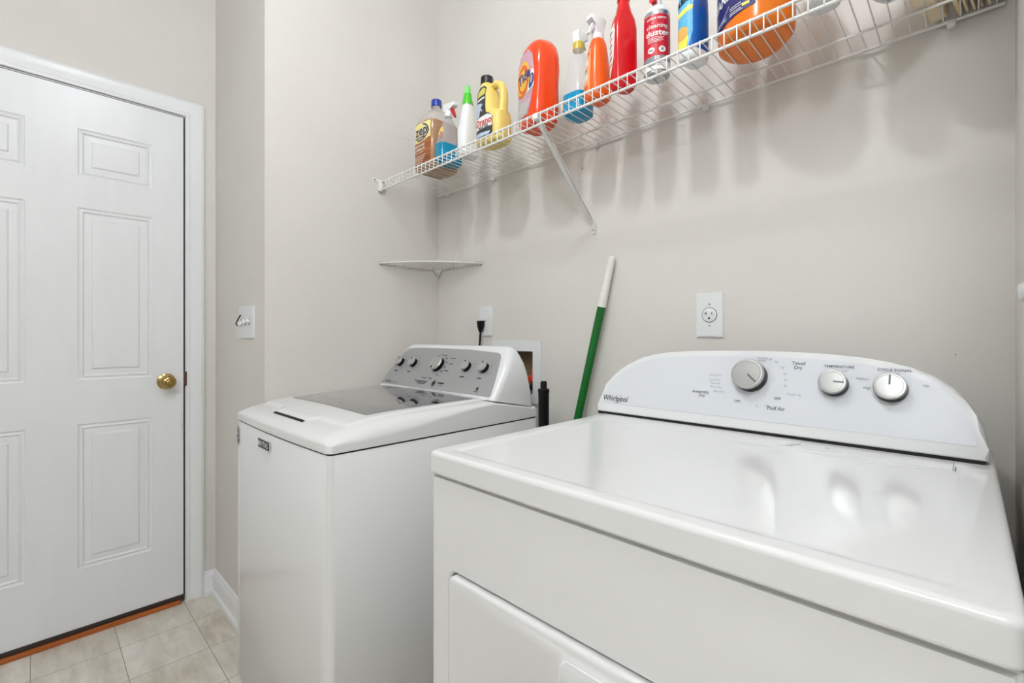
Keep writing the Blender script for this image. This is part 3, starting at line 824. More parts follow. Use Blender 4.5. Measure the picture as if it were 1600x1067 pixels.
# diagonal support brace, a folded metal strip
bx = -.908
bm = bmesh.new()
pa, pb = Vector((bx, SY0+.003, SZD-.012)), Vector((bx, YB-.012, 1.512))
d = (pb-pa).normalized(); nn = Vector((0, -d.z, d.y))
if nn.z > 0: nn = -nn
pts = [pa+Vector((-.0085, 0, 0)), pa+Vector((.0085, 0, 0)), pb+Vector((.0085, 0, 0)), pb+Vector((-.0085, 0, 0))]
prism(bm, pts, -nn*.0016)
for s_ in (-1, 1):
    q = [pa+Vector((s_*.0085, 0, 0)), pb+Vector((s_*.0085, 0, 0)), pb+Vector((s_*.0085, 0, 0))-nn*.006, pa+Vector((s_*.0085, 0, 0))-nn*.006]
    prism(bm, q, Vector((-s_*.0012, 0, 0)))
br = obj('support_brace', bm, M_WIRE, sh, True)
bm = B(bx-.0105, bx+.0105, YB-.004, YB, 1.482, 1.520, r=.0015); box(bm, bx+.0085, bx+.0105, YB-.020, YB-.002, 1.490, 1.520, r=.0005)
obj('brace_foot', bm, M_WIRE, br, True)
obj('screw', lathe(bmesh.new(), [(.0032, 0), (.0032, .0016), (0, .0024)], (bx-.001, YB-.004, 1.496), (0, -1, 0), 12), M_INKG, br, True)
bm = B(bx-.010, bx+.010, SY0-.006, SY0+.008, SZD-.020, SZD-.001, r=.003)
obj('brace_hook', bm, M_WIRE, br, True)

# ============================================================ corner wire shelf
cz = 1.444; R0 = .308
cs = thing('corner_wire_shelf', 'small curved wire corner shelf above the washing machine', 'shelf', (XA, YB, cz))
def cfront(t):   # 0..1 from the side wall to the back wall
    a = Vector((XA+.004, YB-R0)); b = Vector((XA+R0, YB-.004)); p = a.lerp(b, t)
    k = .052*4*t*(1-t); n_ = Vector((1, -1)).normalized()
    return p+n_*k
NF = 24
obj('front_rod', tube(bmesh.new(), [(*cfront(i/NF), cz) for i in range(NF+1)], .0026, 10), M_WIRE, cs, True)
obj('inner_rod', tube(bmesh.new(), [(XA+.006+(cfront(i/NF)[0]-XA-.006)*.55, YB-.006+(cfront(i/NF)[1]-YB+.006)*.55, cz-.003) for i in range(NF+1)], .0016, 8), M_WIREG, cs, True)
obj('inner_rod', tube(bmesh.new(), [(XA+.006+(cfront(i/NF)[0]-XA-.006)*.28, YB-.006+(cfront(i/NF)[1]-YB+.006)*.28, cz-.003) for i in range(NF+1)], .0016, 8), M_WIREG, cs, True)
obj('side_rod', tube(bmesh.new(), [(XA+.004, YB-R0, cz), (XA+.004, YB-.030, cz-.003), (XA+.006, YB-.006, cz-.042), (XA+.030, YB-.004, cz-.003), (XA+R0, YB-.004, cz)], .0021, 8), M_WIREG, cs, True)
bm = bmesh.new()
def arc_at(v, axis):       # the front rod's other coordinate where it crosses x (or y) = v
    for i in range(200):
        p, q = cfront(i/200), cfront((i+1)/200)
        if (p[axis]-v)*(q[axis]-v) <= 0: return p[1-axis]
    return None
for i in range(1, 14):
    x = XA+.004+.0225*i; y = arc_at(x, 0)
    if y is not None and y < YB-.02: tube(bm, [(x, y, cz+.001), (x, YB-.004, cz-.001), (x, YB-.0035, cz-.010)], .0016, 6)
    y = YB-.004-.0225*i; x = arc_at(y, 1)
    if x is not None and x > XA+.02: tube(bm, [(x, y, cz-.001), (XA+.004, y, cz-.003), (XA+.0035, y, cz-.012)], .0016, 6)
tag(obj('cross_wires', bm, M_WIREG, cs, True), kind='stuff')
for (x, y, ax) in ((XA, YB-R0+.012, 'x'), (XA+R0-.012, YB, 'y')):
    bm = B(x, x+.005, y-.014, y+.030, cz-.004, cz+.010, r=.001) if ax == 'x' else B(x-.030, x+.014, y-.005, y, cz-.004, cz+.010, r=.001)
    c_ = obj('wall_clip', bm, M_WIREG, cs, True)
    s_ = (x+.005, y+.024, cz+.008) if ax == 'x' else (x-.024, y-.005, cz+.008)
    obj('screw', lathe(bmesh.new(), [(.0032, 0), (.0032, .003), (0, .0036)], s_, (1, 0, 0) if ax == 'x' else (0, -1, 0), 10), M_INKG, c_, True)

# ============================================================ bottles on the shelf
ZB = SZD+.0006
def bthing(name, label, cat, x, y, rz=0, group='cleaning bottles on the wire shelf'):
    return thing(name, label, cat, (x, y, ZB), math.radians(rz), group)
def body(t, name, secs, m, n=48, angle=60):
    return obj(name, loft(bmesh.new(), secs, n), m, t, True, True, angle)
def ring_at(secs, z):
    for a, b in zip(secs, secs[1:]):
        if a[0] <= z <= b[0] and b[0] > a[0]:
            f = (z-a[0])/(b[0]-a[0]); g = lambda i, d=0: (a[i] if len(a) > i else d)*(1-f)+(b[i] if len(b) > i else d)*f
            return g(1), g(2), g(3), g(4), g(5)
    s = secs[-1]; return s[1], s[2], s[3], (s[4] if len(s) > 4 else 0), (s[5] if len(s) > 5 else 0)
def front_map(secs, eps=.0006):     # flat projection on the -Y side
    def f(x, z, off):
        hx, hy, p, cx, cy = ring_at(secs, z)
        u = min(.97, abs(x-cx)/hx)
        return (x, cy-hy*(1-u**p)**(1/p)-eps-off, z)
    return f
def wrap_map(secs, eps=.0006):      # wraps round the body, x is arc length from the -Y side
    def f(x, z, off):
        hx, hy, p, cx, cy = ring_at(secs, z)
        a = x/((hx+hy)/2); s_, c_ = math.sin(a), math.cos(a)
        r = (abs(s_/hx)**p+abs(c_/hy)**p)**(-1/p)+eps+off
        return (cx+r*s_, cy-r*c_, z)
    return f
def cap(t, x, y, z0, r, h, m, name='cap', ribs=True, r2=None):
    bm = bmesh.new(); n = 48; r2 = r2 or r*.97
    R = []
    for zz, rr, rb in ((0, r, 1), (h*.85, r2, 1), (h*.95, r2*.97, 0), (h, r2*.88, 0)):
        R.append([bm.verts.new((x+(rr*(1-.03*(k % 2)*rb*ribs))*math.cos(2*PI*k/n), y+(rr*(1-.03*(k % 2)*rb*ribs))*math.sin(2*PI*k/n), z0+zz)) for k in range(n)])
    for a, b in zip(R, R[1:]):
        for k in range(n): bm.faces.new((a[k], a[(k+1) % n], b[(k+1) % n], b[k]))
    bm.faces.new(R[0][::-1]); bm.faces.new(R[-1])
    return obj(name, bm, m, t, True, True, 50)
def clear(name, rgb, a): return mat(name, rgb, .12, alpha=a, spec=.6)
M_CLEAR = clear('clear_bottle_plastic', (226, 228, 230), .26)
M_MILKY = clear('milky_bottle_plastic', (222, 214, 204), .62)
M_BLUELIQ = mat('blue_cleaning_liquid', (22, 140, 178), .10, alpha=.96)
M_BROWN = mat('amber_brown_liquid', (176, 136, 104), .12, alpha=.97)
M_WHITEB = mat('white_bottle_plastic', (238, 239, 240), .28)

# --- brown floor cleaner, leftmost
t = bthing('cleaner_bottle', 'brown floor cleaner bottle with blue cap and yellow zep label, leftmost on the wire shelf', 'bottle', -1.533, 1.136)
S1 = [(0, .056, .060, 4), (.004, .063, .069, 4.4), (.012, .066, .072, 4.6), (.165, .066, .072, 4.6), (.185, .064, .070, 4.4)]
S2 = [(.1851, .064, .070, 4.4), (.205, .057, .063, 3.4), (.225, .046, .050, 2.8), (.240, .033, .036, 2.3), (.250, .0225, .024, 2.1), (.256, .0195, .0195, 2)]
body(t, 'body', S1, M_BROWN); body(t, 'shoulder', S2, M_MILKY)
body(t, 'neck', [(.2562, .0195, .0195, 2), (.262, .0175, .0175, 2), (.270, .0175, .0175, 2)], M_MILKY, 32)
cap(t, 0, 0, .266, .0215, .026, mat('blue_cap', (38, 62, 160), .3))
D = Decal(front_map(S1), [mat('pale_yellow_print', (240, 226, 150), .4), mat('navy_print', (44, 54, 110), .4), noise_mat('wood_picture_print', (128, 66, 30), (176, 108, 62), 12, .4, stretch=(1, 1, 4)), mat('cream_print', (240, 232, 214), .4)], maxlen=.012)
D.poly([(-.052, .012), (.052, .012), (.052, .180), (-.052, .180)], 2, 0)
D.poly([(-.052, .108), (-.02, .104), (.02, .108), (.052, .118), (.052, .180), (-.052, .180)], 0, 1)
D.arc(-.006, .144, .052, .034, .006, -2.0, 1.25, 1, 2)
D.text('zep', .001, .148, .053, 1, 3, bold=.022, sx=1.05)
D.poly([(-.040, .120), (.020, .122), (.022, .127), (-.040, .125)], 1, 3)
D.text('HARDWOOD', -.016, .092, .0125, 3, 3, bold=.03); D.text('& LAMINATE', -.012, .078, .0125, 3, 3, bold=.03)
D.text('FLOOR CLEANER', -.016, .066, .008, 3, 3)
for k in range(5): D.rect(-.045, .03-.006*k, .052-.007*k, .054-.007*k, 3, 3)
D.build('label', t, True)

def sprayer(t, x, y, z0, m_head, m_trig, rz=0, collar=None, col_r=.0155, col_h=.022, s=1.0):
    """trigger head: nozzle towards local +X before rz"""
    h = bpy.data.objects.new('sprayer', None)
    bm = bmesh.new()
    prof = [(-.018, .020), (-.020, .040), (-.016, .050), (.030, .050), (.036, .047), (.036, .034), (.016, .030), (.012, .020)]
    prism(bm, [(a*s, -.0105*s, b*s) for a, b in prof], (0, .021*s, 0), .003*s, 2)
    tube(bm, [(.034*s, 0, .041*s), (.044*s, 0, .041*s)], .0062*s, 10)
    mtx = Matrix.Translation((x, y, z0))@Matrix.Rotation(math.radians(rz), 4, 'Z')
    bm.transform(mtx); hd = obj('spray_head', bm, m_head, t, True, True, 35)
    bm = bmesh.new()
    tp = [(.013, .031), (.022, .032), (.028, .020), (.030, .006), (.036, -.006), (.031, -.008), (.024, .004), (.020, .018), (.014, .024)]
    prism(bm, [(a*s, -.006*s, b*s) for a, b in tp], (0, .012*s, 0), .0015*s, 1)
    bm.transform(mtx); obj('trigger', bm, m_trig, hd, True, True, 35)
    cap(t, x, y, z0, col_r*s, col_h*s, collar or m_head, 'collar')
    bpy.data.objects.remove(h)
    return hd

# --- blue liquid in a clear spray bottle with a red trigger
t = bthing('spray_bottle', 'clear spray bottle of blue liquid with red trigger, beside the brown floor cleaner', 'spray bottle', -1.424, 1.112)
SB = [(0, .026, .045, 3), (.005, .031, .052, 3), (.012, .032, .053, 3), (.070, .030, .052, 3)]
SB2 = [(.0702, .030, .052, 3), (.10, .025, .044, 2.8), (.135, .020, .033, 2.6), (.165, .016, .022, 2.3), (.178, .013, .014, 2), (.188, .012, .012, 2)]
body(t, 'body', SB, M_BLUELIQ); body(t, 'upper_body', SB2, M_CLEAR)
sprayer(t, 0, 0, .182, M_WHITEB, mat('red_trigger', (206, 40, 44), .3), rz=10, s=1.0)
D = Decal(front_map(SB2), [mat('faded_yellow_print', (226, 206, 120), .4), mat('muted_pink_print', (186, 128, 112), .4)], maxlen=.01)
D.ell(.002, .118, .012, .018, 0, 1); D.ell(.010, .102, .006, .016, 1, 2, rot=.4)
D.build('label', t, True)

# --- white bottle with green spout
t = bthing('cleaner_bottle', 'slim white bottle with bright green spout, left of the yellow jug', 'bottle', -1.312, 1.112)
SG = [(0, .023, .032, 3), (.004, .027, .038, 3), (.012, .028, .040, 3), (.085, .027, .038, 3), (.120, .0245, .031, 2.8), (.150, .0215, .025, 2.5), (.180, .0195, .021, 2.2), (.192, .017, .017, 2)]
body(t, 'body', SG, M_WHITEB)
M_GREEN = mat('bright_green_plastic', (78, 196, 44), .25)
M_GREEN2 = mat('light_green_plastic', (130, 222, 120), .3)
body(t, 'spout_collar', [(.189, .0195, .0195, 2), (.195, .0195, .0195, 2), (.212, .016, .016, 2), (.230, .0135, .0135, 2.2)], M_GREEN, 32)
body(t, 'spout', [(.230, .012, .012, 2.4), (.250, .0105, .0105, 2.4), (.257, .0090, .0090, 2.4), (.259, .006, .006, 2.4)], M_GREEN2, 32)
D = Decal(front_map(SG), [mat('green_print', (86, 178, 96), .4), mat('blue_print', (40, 110, 180), .4), M_WHITEB], maxlen=.01)
D.poly([(-.025, .014), (-.008, .014), (-.012, .060), (-.016, .100), (-.024, .110)], 0, 1)
D.poly([(-.025, .014), (-.008, .014), (-.011, .040), (-.025, .056)], 1, 2)
D.build('label', t, True)

# --- yellow drain opener jug
t = bthing('drain_cleaner_jug', 'yellow drain cleaner jug with black cap and side handle', 'bottle', -1.166, 1.106)
M_YEL = mat('yellow_jug_plastic', (238, 212, 120), .35)
SJ = [(0, .050, .032, 3.2), (.004, .058, .039, 3.4), (.012, .061, .042, 3.4), (.070, .061, .042, 3.4), (.098, .059, .041, 3.2), (.108, .046, .040, 3.0, -.013), (.120, .039, .039, 3, -.020), (.170, .036, .037, 3, -.023), (.196, .031, .032, 2.6, -.028), (.212, .022, .023, 2.2, -.033), (.224, .018, .018, 2, -.035)]
body(t, 'body', SJ, M_YEL, 56)
bm = tube(bmesh.new(), [(-.012, 0, .200), (.018, 0, .204), (.038, 0, .192), (.048, 0, .168), (.050, 0, .140), (.046, 0, .112), (.045, 0, .088)], .012, 14, radii=[.010, .012, .0125, .0125, .012, .013, .016])
for v in bm.verts: v.co.y *= 1.35
obj('handle', bm, M_YEL, t, True, True, 60)
cap(t, -.035, 0, .220, .0225, .026, mat('black_cap', (34, 34, 32), .4))
D = Decal(front_map(SJ), [mat('label_charcoal', (62, 60, 62), .4), mat('label_red', (206, 52, 44), .4), mat('label_paleblue', (186, 204, 226), .4), mat('label_straw', (206, 194, 96), .4), mat('label_white', (240, 238, 234), .4)], maxlen=.012)
D.poly([(-.053, .016), (.030, .016), (.036, .030), (.036, .080), (.020, .092), (.004, .100), (-.002, .125), (-.004, .190), (-.016, .200), (-.034, .198), (-.046, .180), (-.053, .150)], 0, 1)
D.poly([(-.044, .160), (-.006, .166), (-.006, .186), (-.018, .192), (-.036, .180)], 3, 2)
D.poly([(-.050, .145), (-.006, .152), (-.006, .158), (-.050, .151)], 4, 2)
D.poly([(-.050, .092), (-.030, .092), (-.020, .138), (-.040, .140), (-.050, .130)], 2, 2); D.text('X', -.026, .120, .034, 2, 3, bold=.03)
D.poly([(-.053, .048), (.034, .048), (.034, .082), (.012, .092), (-.053, .088)], 4, 2)
D.text('Drano', -.007, .069, .033, 1, 4, bold=.022, sx=.95)
D.text('MAX GEL', -.006, .052, .012, 0, 4, bold=.03)
D.poly([(-.048, .024), (.02, .022), (.028, .032), (-.02, .036), (-.048, .034)], 2, 2)
D.build('label', t, True)

# --- orange laundry detergent
t = bthing('detergent_bottle', 'large glossy orange detergent bottle with pink and yellow swirl label', 'bottle', -.975, 1.118, -20)
M_OR = mat('glossy_orange_plastic', (238, 70, 18), .20, coat=.3)
ST = [(0, .046, .036, 3), (.005, .058, .044, 3.4), (.016, .063, .048, 3.6), (.035, .0655, .050, 3.8), (.075, .067, .049, 4), (.120, .069, .047, 4), (.165, .074, .048, 4), (.205, .074, .047, 3.6), (.232, .068, .045, 3), (.250, .056, .039, 2.7), (.262, .038, .029, 2.4), (.267, .016, .013, 2.2)]
body(t, 'body', ST, M_OR, 64)
cap(t, -.018, .012, .252, .031, .024, clear('frosted_cap', (232, 226, 222), .5), 'measuring_cap')
D = Decal(front_map(ST), [mat('pink_lilac_print', (206, 160, 176), .4), mat('sunny_yellow_print', (246, 190, 60), .4), mat('deep_orange_print', (232, 96, 36), .4), mat('royal_blue_print', (52, 60, 132), .4), mat('label_white', (240, 238, 234), .4), mat('silver_grey_print', (186, 180, 178), .4)], maxlen=.012)
D.poly([(-.058, .030), (.024, .030), (.040, .060), (.052, .110), (.054, .160), (.046, .205), (.020, .230), (-.020, .232), (-.046, .215), (-.060, .180), (-.063, .10)], 0, 1)
D.poly([(-.058, .032), (.022, .032), (.034, .060), (-.056, .102)], 5, 2)
for k in range(4): D.poly([(-.05+k*.018, .036), (-.046+k*.018, .036), (-.01+k*.016, .074), (-.014+k*.016, .074)], 4, 3)
D.ell(-.010, .150, .044, .054, 1, 3); D.ell(-.010, .150, .034, .043, 2, 4); D.ell(-.007, .146, .026, .032, 1, 5)
D.arc(-.016, .150, .044, .052, .006, 3.6, 6.0, 2, 5)
D.text('Tide', .000, .152, .042, 3, 7, bold=.035, rot=.12, sx=.95)
D.poly([(.018, .092), (.052, .104), (.056, .150), (.046, .160), (.026, .118)], 4, 5); D.ell(.042, .124, .011, .022, 3, 6, rot=-.3); D.ell(.044, .128, .005, .012, 5, 7, rot=-.3)
D.build('label', t, True)

# --- clear spray bottle with blue liquid behind the orange one
t = bthing('spray_bottle', 'clear spray bottle with yellow collar, a third full of bright blue liquid', 'spray bottle', -.838, 1.143)
SW = [(0, .032, .034, 3.2), (.004, .037, .039, 3.4), (.010, .038, .040, 3.4), (.062, .038, .040, 3.4)]
SW2 = [(.0622, .038, .040, 3.4), (.100, .036, .037, 3.2), (.118, .032, .034, 3), (.125, .030, .032, 3), (.160, .026, .027, 2.8), (.190, .020, .020, 2.4), (.205, .015, .015, 2), (.214, .013, .013, 2)]
body(t, 'body', SW, mat('cyan_cleaning_liquid', (24, 150, 196), .10, alpha=.93)); body(t, 'upper_body', SW2, M_CLEAR)
cap(t, 0, 0, .201, .0170, .023, mat('mustard_collar', (204, 178, 66), .35), 'collar')
bm = bmesh.new(); prism(bm, [(-.012, a, b) for a, b in [(-.010, .222), (.010, .222), (.014, .236), (.034, .240), (.036, .250), (.028, .258), (-.012, .258), (-.016, .248)]], (.024, 0, 0), .003, 2)
hd = obj('spray_head', bm, M_WHITEB, t, True, True, 35)
bm = prism(bmesh.new(), [(-.006, a, b) for a, b in [(.014, .240), (.022, .240), (.034, .216), (.030, .214), (.018, .230), (.013, .234)]], (.012, 0, 0), .001, 1)
obj('trigger', bm, M_WHITEB, hd, True, True, 35)
obj('dip_tube', tube(bmesh.new(), [(0, 0, .205), (.004, .004, .06)], .0022, 8), M_CLEAR, t, True, True)

# --- orange spray bottle
t = bthing('spray_bottle', 'orange tapered spray bottle with white trigger head', 'spray bottle', -.744, 1.106, -18)
M_OR2 = mat('orange_bottle_plastic', (240, 98, 26), .28)
SO = [(0, .022, .026, 2.6), (.005, .028, .032, 2.8), (.014, .031, .0345, 2.9), (.050, .031, .034, 2.9), (.100, .027, .030, 2.8), (.140, .023, .026, 2.6), (.155, .0215, .0235, 2.6), (.166, .0195, .0205, 2.4), (.175, .0165, .0165, 2)]
body(t, 'body', SO, M_OR2, 56)
cap(t, 0, 0, .173, .0175, .016, M_WHITEB, 'collar')
bm = bmesh.new(); prism(bm, [(-.0115, a, b) for a, b in [(.013, .188), (.016, .205), (.024, .228), (.018, .238), (-.026, .238), (-.034, .232), (-.034, .222), (-.014, .216), (-.013, .188)]], (.023, 0, 0), .004, 2)
hd = obj('spray_head', bm, M_WHITEB, t, True, True, 35)
bm = prism(bmesh.new(), [(-.006, a, b) for a, b in [(-.014, .216), (-.023, .216), (-.030, .196), (-.036, .184), (-.031, .182), (-.022, .195), (-.016, .205)]], (.012, 0, 0), .001, 1)
obj('trigger', bm, M_WHITEB, hd, True, True, 35)
D = Decal(front_map(SO), [mat('deep_orange_print', (232, 96, 36), .4), mat('label_white', (240, 238, 234), .4), mat('peach_print', (246, 170, 120), .4), mat('leaf_green_print', (96, 140, 70), .4)], maxlen=.01)
D.poly([(-.028, .018), (.010, .018), (.008, .090), (.004, .146), (-.014, .146), (-.020, .110)], 2, 1)
D.poly([(-.026, .050), (.000, .060), (-.004, .078), (-.022, .074)], 1, 2); D.poly([(-.022, .094), (-.002, .100), (-.006, .118), (-.018, .116)], 1, 2)
D.poly([(-.026, .024), (.004, .030), (.000, .044), (-.024, .040)], 0, 2); D.poly([(-.020, .080), (-.006, .083), (-.008, .090), (-.018, .090)], 3, 3); D.poly([(-.016, .124), (.000, .128), (-.002, .138), (-.012, .138)], 0, 2)
D.build('label', t, True)

# --- red bottle
t = bthing('cleaner_bottle', 'tall flat red bottle with white and black label edge', 'bottle', -.660, 1.102, -32)
M_RED2 = mat('glossy_red_plastic', (206, 12, 22), .22, coat=.2)
SR = [(0, .015, .022, 3), (.005, .021, .029, 3.4), (.014, .0235, .031, 3.8), (.050, .024, .032, 5), (.160, .0235, .031, 5), (.185, .021, .028, 4), (.205, .018, .020, 3), (.225, .015, .016, 2.4), (.240, .014, .014, 2)]
body(t, 'body', SR, M_RED2, 56, 30)
cap(t, 0, 0, .238, .0165, .030, mat('red_cap', (190, 14, 22), .3))
D = Decal(front_map(SR), [mat('label_white', (240, 238, 234), .4), M_INK, mat('label_red', (206, 52, 44), .4)], maxlen=.01)
D.poly([(-.021, .045), (-.010, .036), (.008, .080), (.014, .150), (.008, .172), (-.018, .165)], 0, 1)
for k in range(6): D.poly([(-.020, .060+.017*k), (.000, .068+.017*k), (.000, .072+.017*k), (-.020, .066+.017*k)], 1 if k % 2 else 2, 2)
D.build('label', t, True)

# --- aerosol duster can
t = bthing('duster_can', 'red and silver cleaning duster aerosol can', 'aerosol can', -.566, 1.106)
SC = [(0, .0285, .0285, 2), (.002, .0312, .0312, 2), (.006, .0312, .0312, 2), (.170, .0312, .0312, 2)]
obj('can', lathe(bmesh.new(), [(.0, .004), (.024, .002), (.0285, .0), (.0312, .003), (.0312, .006), (.0308, .007), (.0308, .166), (.0315, .168), (.0315, .172), (.030, .174)], (0, 0, 0), (0, 0, 1), 56), mat('silver_can', (196, 197, 200), .25, metal=.7), t, True, True, 35)
obj('dome', lathe(bmesh.new(), [(.030, .173), (.029, .180), (.024, .189), (.017, .194), (.014, .196)], (0, 0, 0), (0, 0, 1), 40), M_WHITEB, t, True, True)
bm = bmesh.new(); loft(bm, [(.194, .013, .013, 2), (.206, .012, .012, 2.2), (.222, .011, .012, 2.5), (.226, .009, .010, 2.5)], 24)
nz = obj('nozzle', bm, M_WHITEB, t, True, True)
obj('actuator', prism(bmesh.new(), [(-.006, a, b) for a, b in [(-.010, .200), (-.022, .204), (-.030, .196), (-.030, .206), (-.020, .216), (-.010, .218)]], (.012, 0, 0), .001, 1), mat('red_trigger', (206, 40, 44), .3), nz, True, True)
D = Decal(wrap_map(SC, .0005), [mat('crimson_print', (200, 26, 48), .3), mat('label_white', (240, 238, 234), .4), mat('can_grey_print', (136, 138, 142), .4)], maxlen=.010)
D.rect(-.062, .062, .046, .160, 0, 1); D.rect(-.062, .062, .008, .030, 1, 1); D.rect(-.062, .062, .030, .046, 2, 1)
ox = .014
D.text('OFFICE DEPOT', ox, .148, .0072, 1, 3, bold=.035)
D.text('cleaning', ox+.001, .127, .0165, 1, 3, bold=.012); D.text('duster', ox+.002, .108, .0225, 1, 3, bold=.025)
D.rect(ox-.022, ox+.018, .0955, .0968, 1, 3); D.rect(ox-.022, ox+.014, .0915, .0928, 1, 3); D.rect(ox-.022, ox+.016, .0875, .0888, 1, 3); D.rect(ox-.022, ox+.010, .0835, .0848, 1, 3)
D.ell(ox-.013, .062, .0085, .0085, 1, 3); D.ell(ox+.013, .062, .0085, .0085, 1, 3); D.rect(ox-.018, ox-.008, .059, .064, 2, 4); D.rect(ox+.010, ox+.016, .058, .066, 2, 4)
D.text('10', ox, .039, .014, 1, 3, bold=.03)
D.rect(ox-.020, ox+.018, .024, .0252, 2, 3); D.rect(ox-.020, ox+.012, .019, .0202, 2, 3)
D.bm.transform(Matrix.Diagonal((1, 1, .90, 1)))
D.build('label', t, True)
for c_ in t.children:
    if c_.name.startswith(('can', 'dome')): c_.data.transform(Matrix.Diagonal((1, 1, .90, 1)))
    elif c_.name.startswith('nozzle'): c_.data.transform(Matrix.Translation((0, 0, -.019)))
for c_ in nz.children: c_.data.transform(Matrix.Translation((0, 0, -.019)))

# --- blue stain remover bottle
t = bthing('cleaner_bottle', 'blue bottle with white base and yellow splash label, beside the duster can', 'bottle', -.474, 1.110, -12)
M_BLU = mat('cobalt_sleeve', (22, 92, 178), .28)
SX = [(0, .018, .026, 2.6), (.005, .024, .034, 2.8), (.014, .0265, .036, 3), (.022, .0265, .036, 3)]
SX2 = [(.0222, .0265, .036, 3), (.060, .027, .036, 3), (.110, .027, .036, 3), (.170, .026, .033, 2.9), (.215, .023, .027, 2.6), (.235, .017, .017, 2)]
body(t, 'base', SX, M_WHITEB); body(t, 'body', SX2, M_BLU)
cap(t, 0, 0, .233, .018, .030, M_WHITEB)
D = Decal(front_map(SX2), [mat('label_skyblue', (96, 184, 226), .4), mat('label_lemon', (244, 226, 90), .4), mat('label_white', (240, 238, 234), .4), M_INK, mat('label_apricot', (232, 178, 96), .4)], maxlen=.010)
D.poly([(-.024, .026), (.012, .026), (.020, .060), (.020, .170), (.012, .205), (-.021, .205)], 0, 1)
D.poly([(-.024, .026), (.008, .026), (.012, .048), (.004, .070), (-.024, .072)], 1, 2); D.ell(-.006, .062, .018, .016, 4, 3); D.poly([(-.024, .100), (.020, .112), (.020, .124), (-.024, .112)], 1, 2)
D.text('OXI', -.003, .170, .026, 3, 4, rot=.20, bold=.05); D.text('CLEAN', -.003, .138, .0170, 3, 4, rot=.20, bold=.06, sx=.92)
for k in range(26):
    D.ell(random.uniform(.0, .022), random.uniform(.075, .20), .0009, .0009, 2, 3, n=6)
D.build('label', t, True)

# --- big jug of orange liquid
t = bthing('cleaner_jug', 'big rounded jug of orange liquid with navy label', 'bottle', -.345, 1.138, -45)
SBJ = [(0, .064, .056, 2.2), (.003, .074, .065, 2.2), (.010, .080, .071, 2.3), (.020, .083, .073, 2.3), (.150, .083, .073, 2.3), (.19, .073, .064, 2.3), (.235, .045, .04, 2.2), (.262, .022, .022, 2)]
body(t, 'body', SBJ, mat('orange_liquid_jug', (236, 122, 30), .16), 64)
cap(t, 0, 0, .260, .024, .024, M_WHITEB)
D = Decal(wrap_map(SBJ, .0008), [mat('navy_label', (52, 50, 112), .3), mat('label_white', (240, 238, 234), .4), mat('label_lemon', (244, 226, 90), .4)], maxlen=.012)
D.poly([(-.070+.155*k/16, .038+.008*((k-8)/8)**2) for k in range(17)]+[(.085, .145), (-.070, .145)], 0, 1)
D.text('128 FL OZ (3.8L)', -.018, .050, .0105, 1, 3, rot=.0, bold=.01)
D.rect(.030, .058, .049, .0505, 1, 3); D.rect(.030, .062, .045, .0465, 1, 3); D.rect(.032, .060, .055, .0565, 1, 3); D.rect(.030, .058, .060, .0615, 1, 3)
D.rect(.060, .074, .050, .056, 2, 3); D.arc(-.02, .078, .050, .026, .0012, 3.4, 6.0, 1, 3)
D.text('CLEANER', -.01, .095, .028, 1, 3, bold=.03)
D.build('label', t, True)

# --- white bottle with blue label right of the jug
t = bthing('cleaner_bottle', 'white bottle with a bright blue label, right of the big orange jug', 'bottle', -.208, 1.094, 0)
SWB = [(0, .022, .026, 2.8), (.004, .028, .032, 3), (.012, .031, .035, 3), (.150, .031, .035, 3), (.19, .028, .030, 2.6), (.215, .016, .016, 2)]
body(t, 'body', SWB, M_WHITEB); cap(t, 0, 0, .214, .018, .022, mat('blue_cap', (38, 62, 160), .3))
D = Decal(front_map(SWB), [M_BLU, mat('label_white', (240, 238, 234), .4)], maxlen=.01)
D.poly([(-.028, .020), (.010, .036), (.028, .040), (.028, .140), (-.028, .140)], 0, 1)
D.build('label', t, True)

# --- white tub with grey translucent window
t = bthing('storage_tub', 'white plastic tub with greyish bottom standing on the right of the shelf', 'tub', -.100, 1.126, -20, None)
t.location.z += .001
ST2 = [(0, .034, .044, 4), (.003, .040, .050, 4), (.010, .042, .052, 4), (.095, .046, .056, 4), (.100, .049, .059, 4), (.104, .049, .059, 4)]
body(t, 'body', ST2, M_WHITEB)
obj('bottom_panel', loft(bmesh.new(), [(-.0004, .028, .038, 4), (.001, .028, .038, 4)], 40), mat('grey_plastic_bottom', (150, 158, 160), .3), t, True, True)
body(t, 'lid', [(.1042, .050, .060, 4), (.112, .050, .060, 4), (.115, .046, .056, 4)], M_WHITEB)

# --- cream paper bags and folders at the right end
M_CREAM = noise_mat('cream_paper', (230, 212, 180), (238, 222, 194), 20, .7)
M_KRAFT = noise_mat('straw_card', (222, 200, 150), (232, 212, 166), 20, .7)
t = bthing('paper_folder', 'thick cream paper bundle standing by the wall, left of the row of thin boards', 'folder', -.058, 1.250, -12, None)
bm = B(-.015, .015, -.062, .062, 0, .23, r=.003); obj('bundle', bm, M_CREAM, t, True, True)
bm = bmesh.new()
for k in range(3): box(bm, -.0155, .0155, -.0625, .0625, .06+.06*k, .0615+.06*k)
obj('fold_lines', bm, M_KRAFT, t, False, True)
names = ['straw coloured board, first and widest of the row at the right end of the shelf', 'thin cream board, second in the row at the right end of the shelf', 'thin cream board, third in the row at the right end of the shelf', 'slightly darker thin board, fourth in the row at the right end of the shelf', 'thin cream board, fifth in the row at the right end of the shelf', 'thin straw board, sixth in the row at the right end of the shelf', 'thin dark board, last of the row against the right wall']
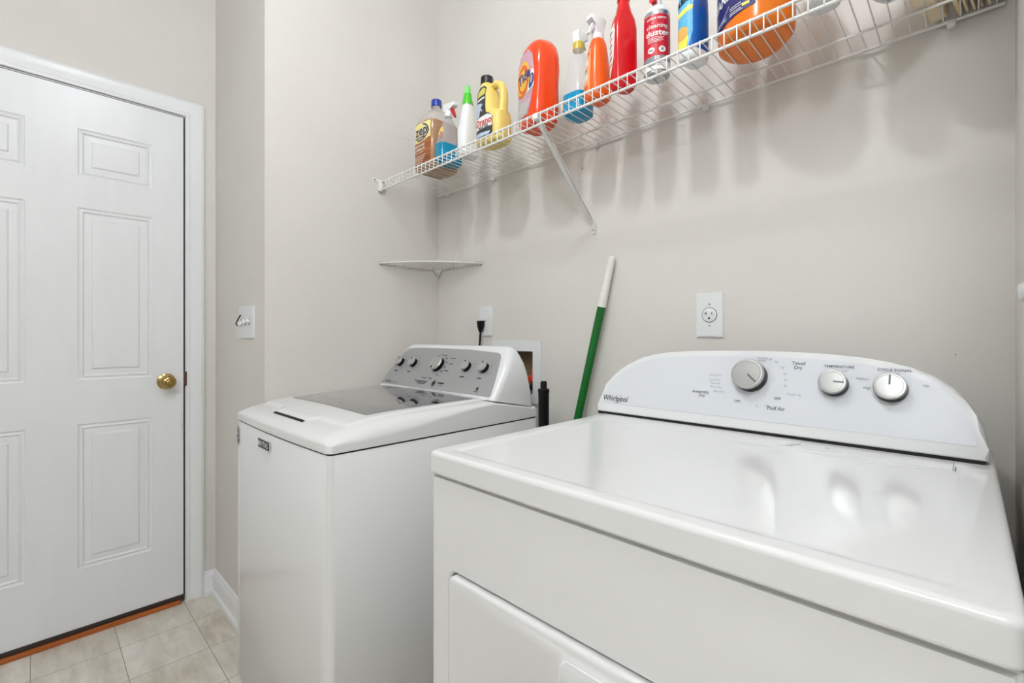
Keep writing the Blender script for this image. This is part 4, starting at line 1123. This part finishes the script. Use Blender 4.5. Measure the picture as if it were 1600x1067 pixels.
for k, nm in enumerate(names):
    dark = k in (3, 6)
    o = obj('thin_board', B(-.0020 if k else -.0035, .0020 if k else .0035, -.045, .045, 0, .21+.01*(k % 3), r=.0006),
            mat('aged_board', (186, 168, 146), .7) if dark else (M_KRAFT if k in (0, 5) else M_CREAM), None, True)
    o.location = (-.018+.0105*k, 1.272-.002*(k % 2), ZB); o.rotation_euler = (0, 0, math.radians(-7))
    tag(o, nm, 'board', 'thin boards at the right end of the shelf')

# ============================================================ poles between the machines
A = Vector((-.827, 1.313, 1.397)); Bp = Vector((-.941, 1.285, .873)); d = (A-Bp).normalized()
foot = A-d*(A.z/d.z)
t = thing('broom_pole', 'green pole with white textured grip leaning against the back wall between the machines', 'pole', tuple(foot))
obj('shaft', tube(bmesh.new(), [(0, 0, 0), tuple((A-foot)-d*.165)], .0135, 20), mat('green_pole_paint', (8, 100, 34), .3), t, True, True)
bm = bmesh.new(); g0 = (A-foot)-d*.168; pts = []; rad = []
for i in range(41):
    f = i/40; pts.append(g0+d*(.168*f)); r_ = .0148-.0035*f
    if i % 2 and i < 38: r_ *= .965
    if f > .96: r_ *= .85
    if i == 40: r_ *= .55
    rad.append(r_)
tube(bm, pts, .014, 24, radii=rad)
obj('grip', bm, noise_mat('white_rubber_grip', (232, 228, 222), (242, 240, 236), 300, .5, .3, 400), t, True, True)
t = thing('black_pole', 'black capped pole standing upright between the washing machine and dryer', 'pole', (-.980, 1.150, 0))
obj('sleeve', lathe(bmesh.new(), [(.015, 0), (.0175, .004), (.0175, .955), (.0187, .957), (.0187, .966), (.0160, .969)], (0, 0, 0), (0, 0, 1), 28), M_BLACK, t, True, True)
obj('end_cap', lathe(bmesh.new(), [(.0105, .968), (.0105, .988), (.009, .9925), (.004, .994)], (0, 0, 0), (0, 0, 1), 24), M_BLACK, t, True, True)
# small white bin or ledge peeking in on the right wall
t = thing('wall_bumper', 'small white rounded wall bumper on the right wall at the edge of view', 'bumper', (XR, 1.145, 1.212))
obj('base', lathe(bmesh.new(), [(.016, 0), (.016, .002), (.014, .003)], (0, 0, 0), (-1, 0, 0), 28), M_PLAST, t, True, True)
obj('dome', lathe(bmesh.new(), [(.0145, .0025), (.0135, .0045), (.009, .0065), (0, .0075)], (0, 0, 0), (-1, 0, 0), 28), M_PLAST, t, True, True)
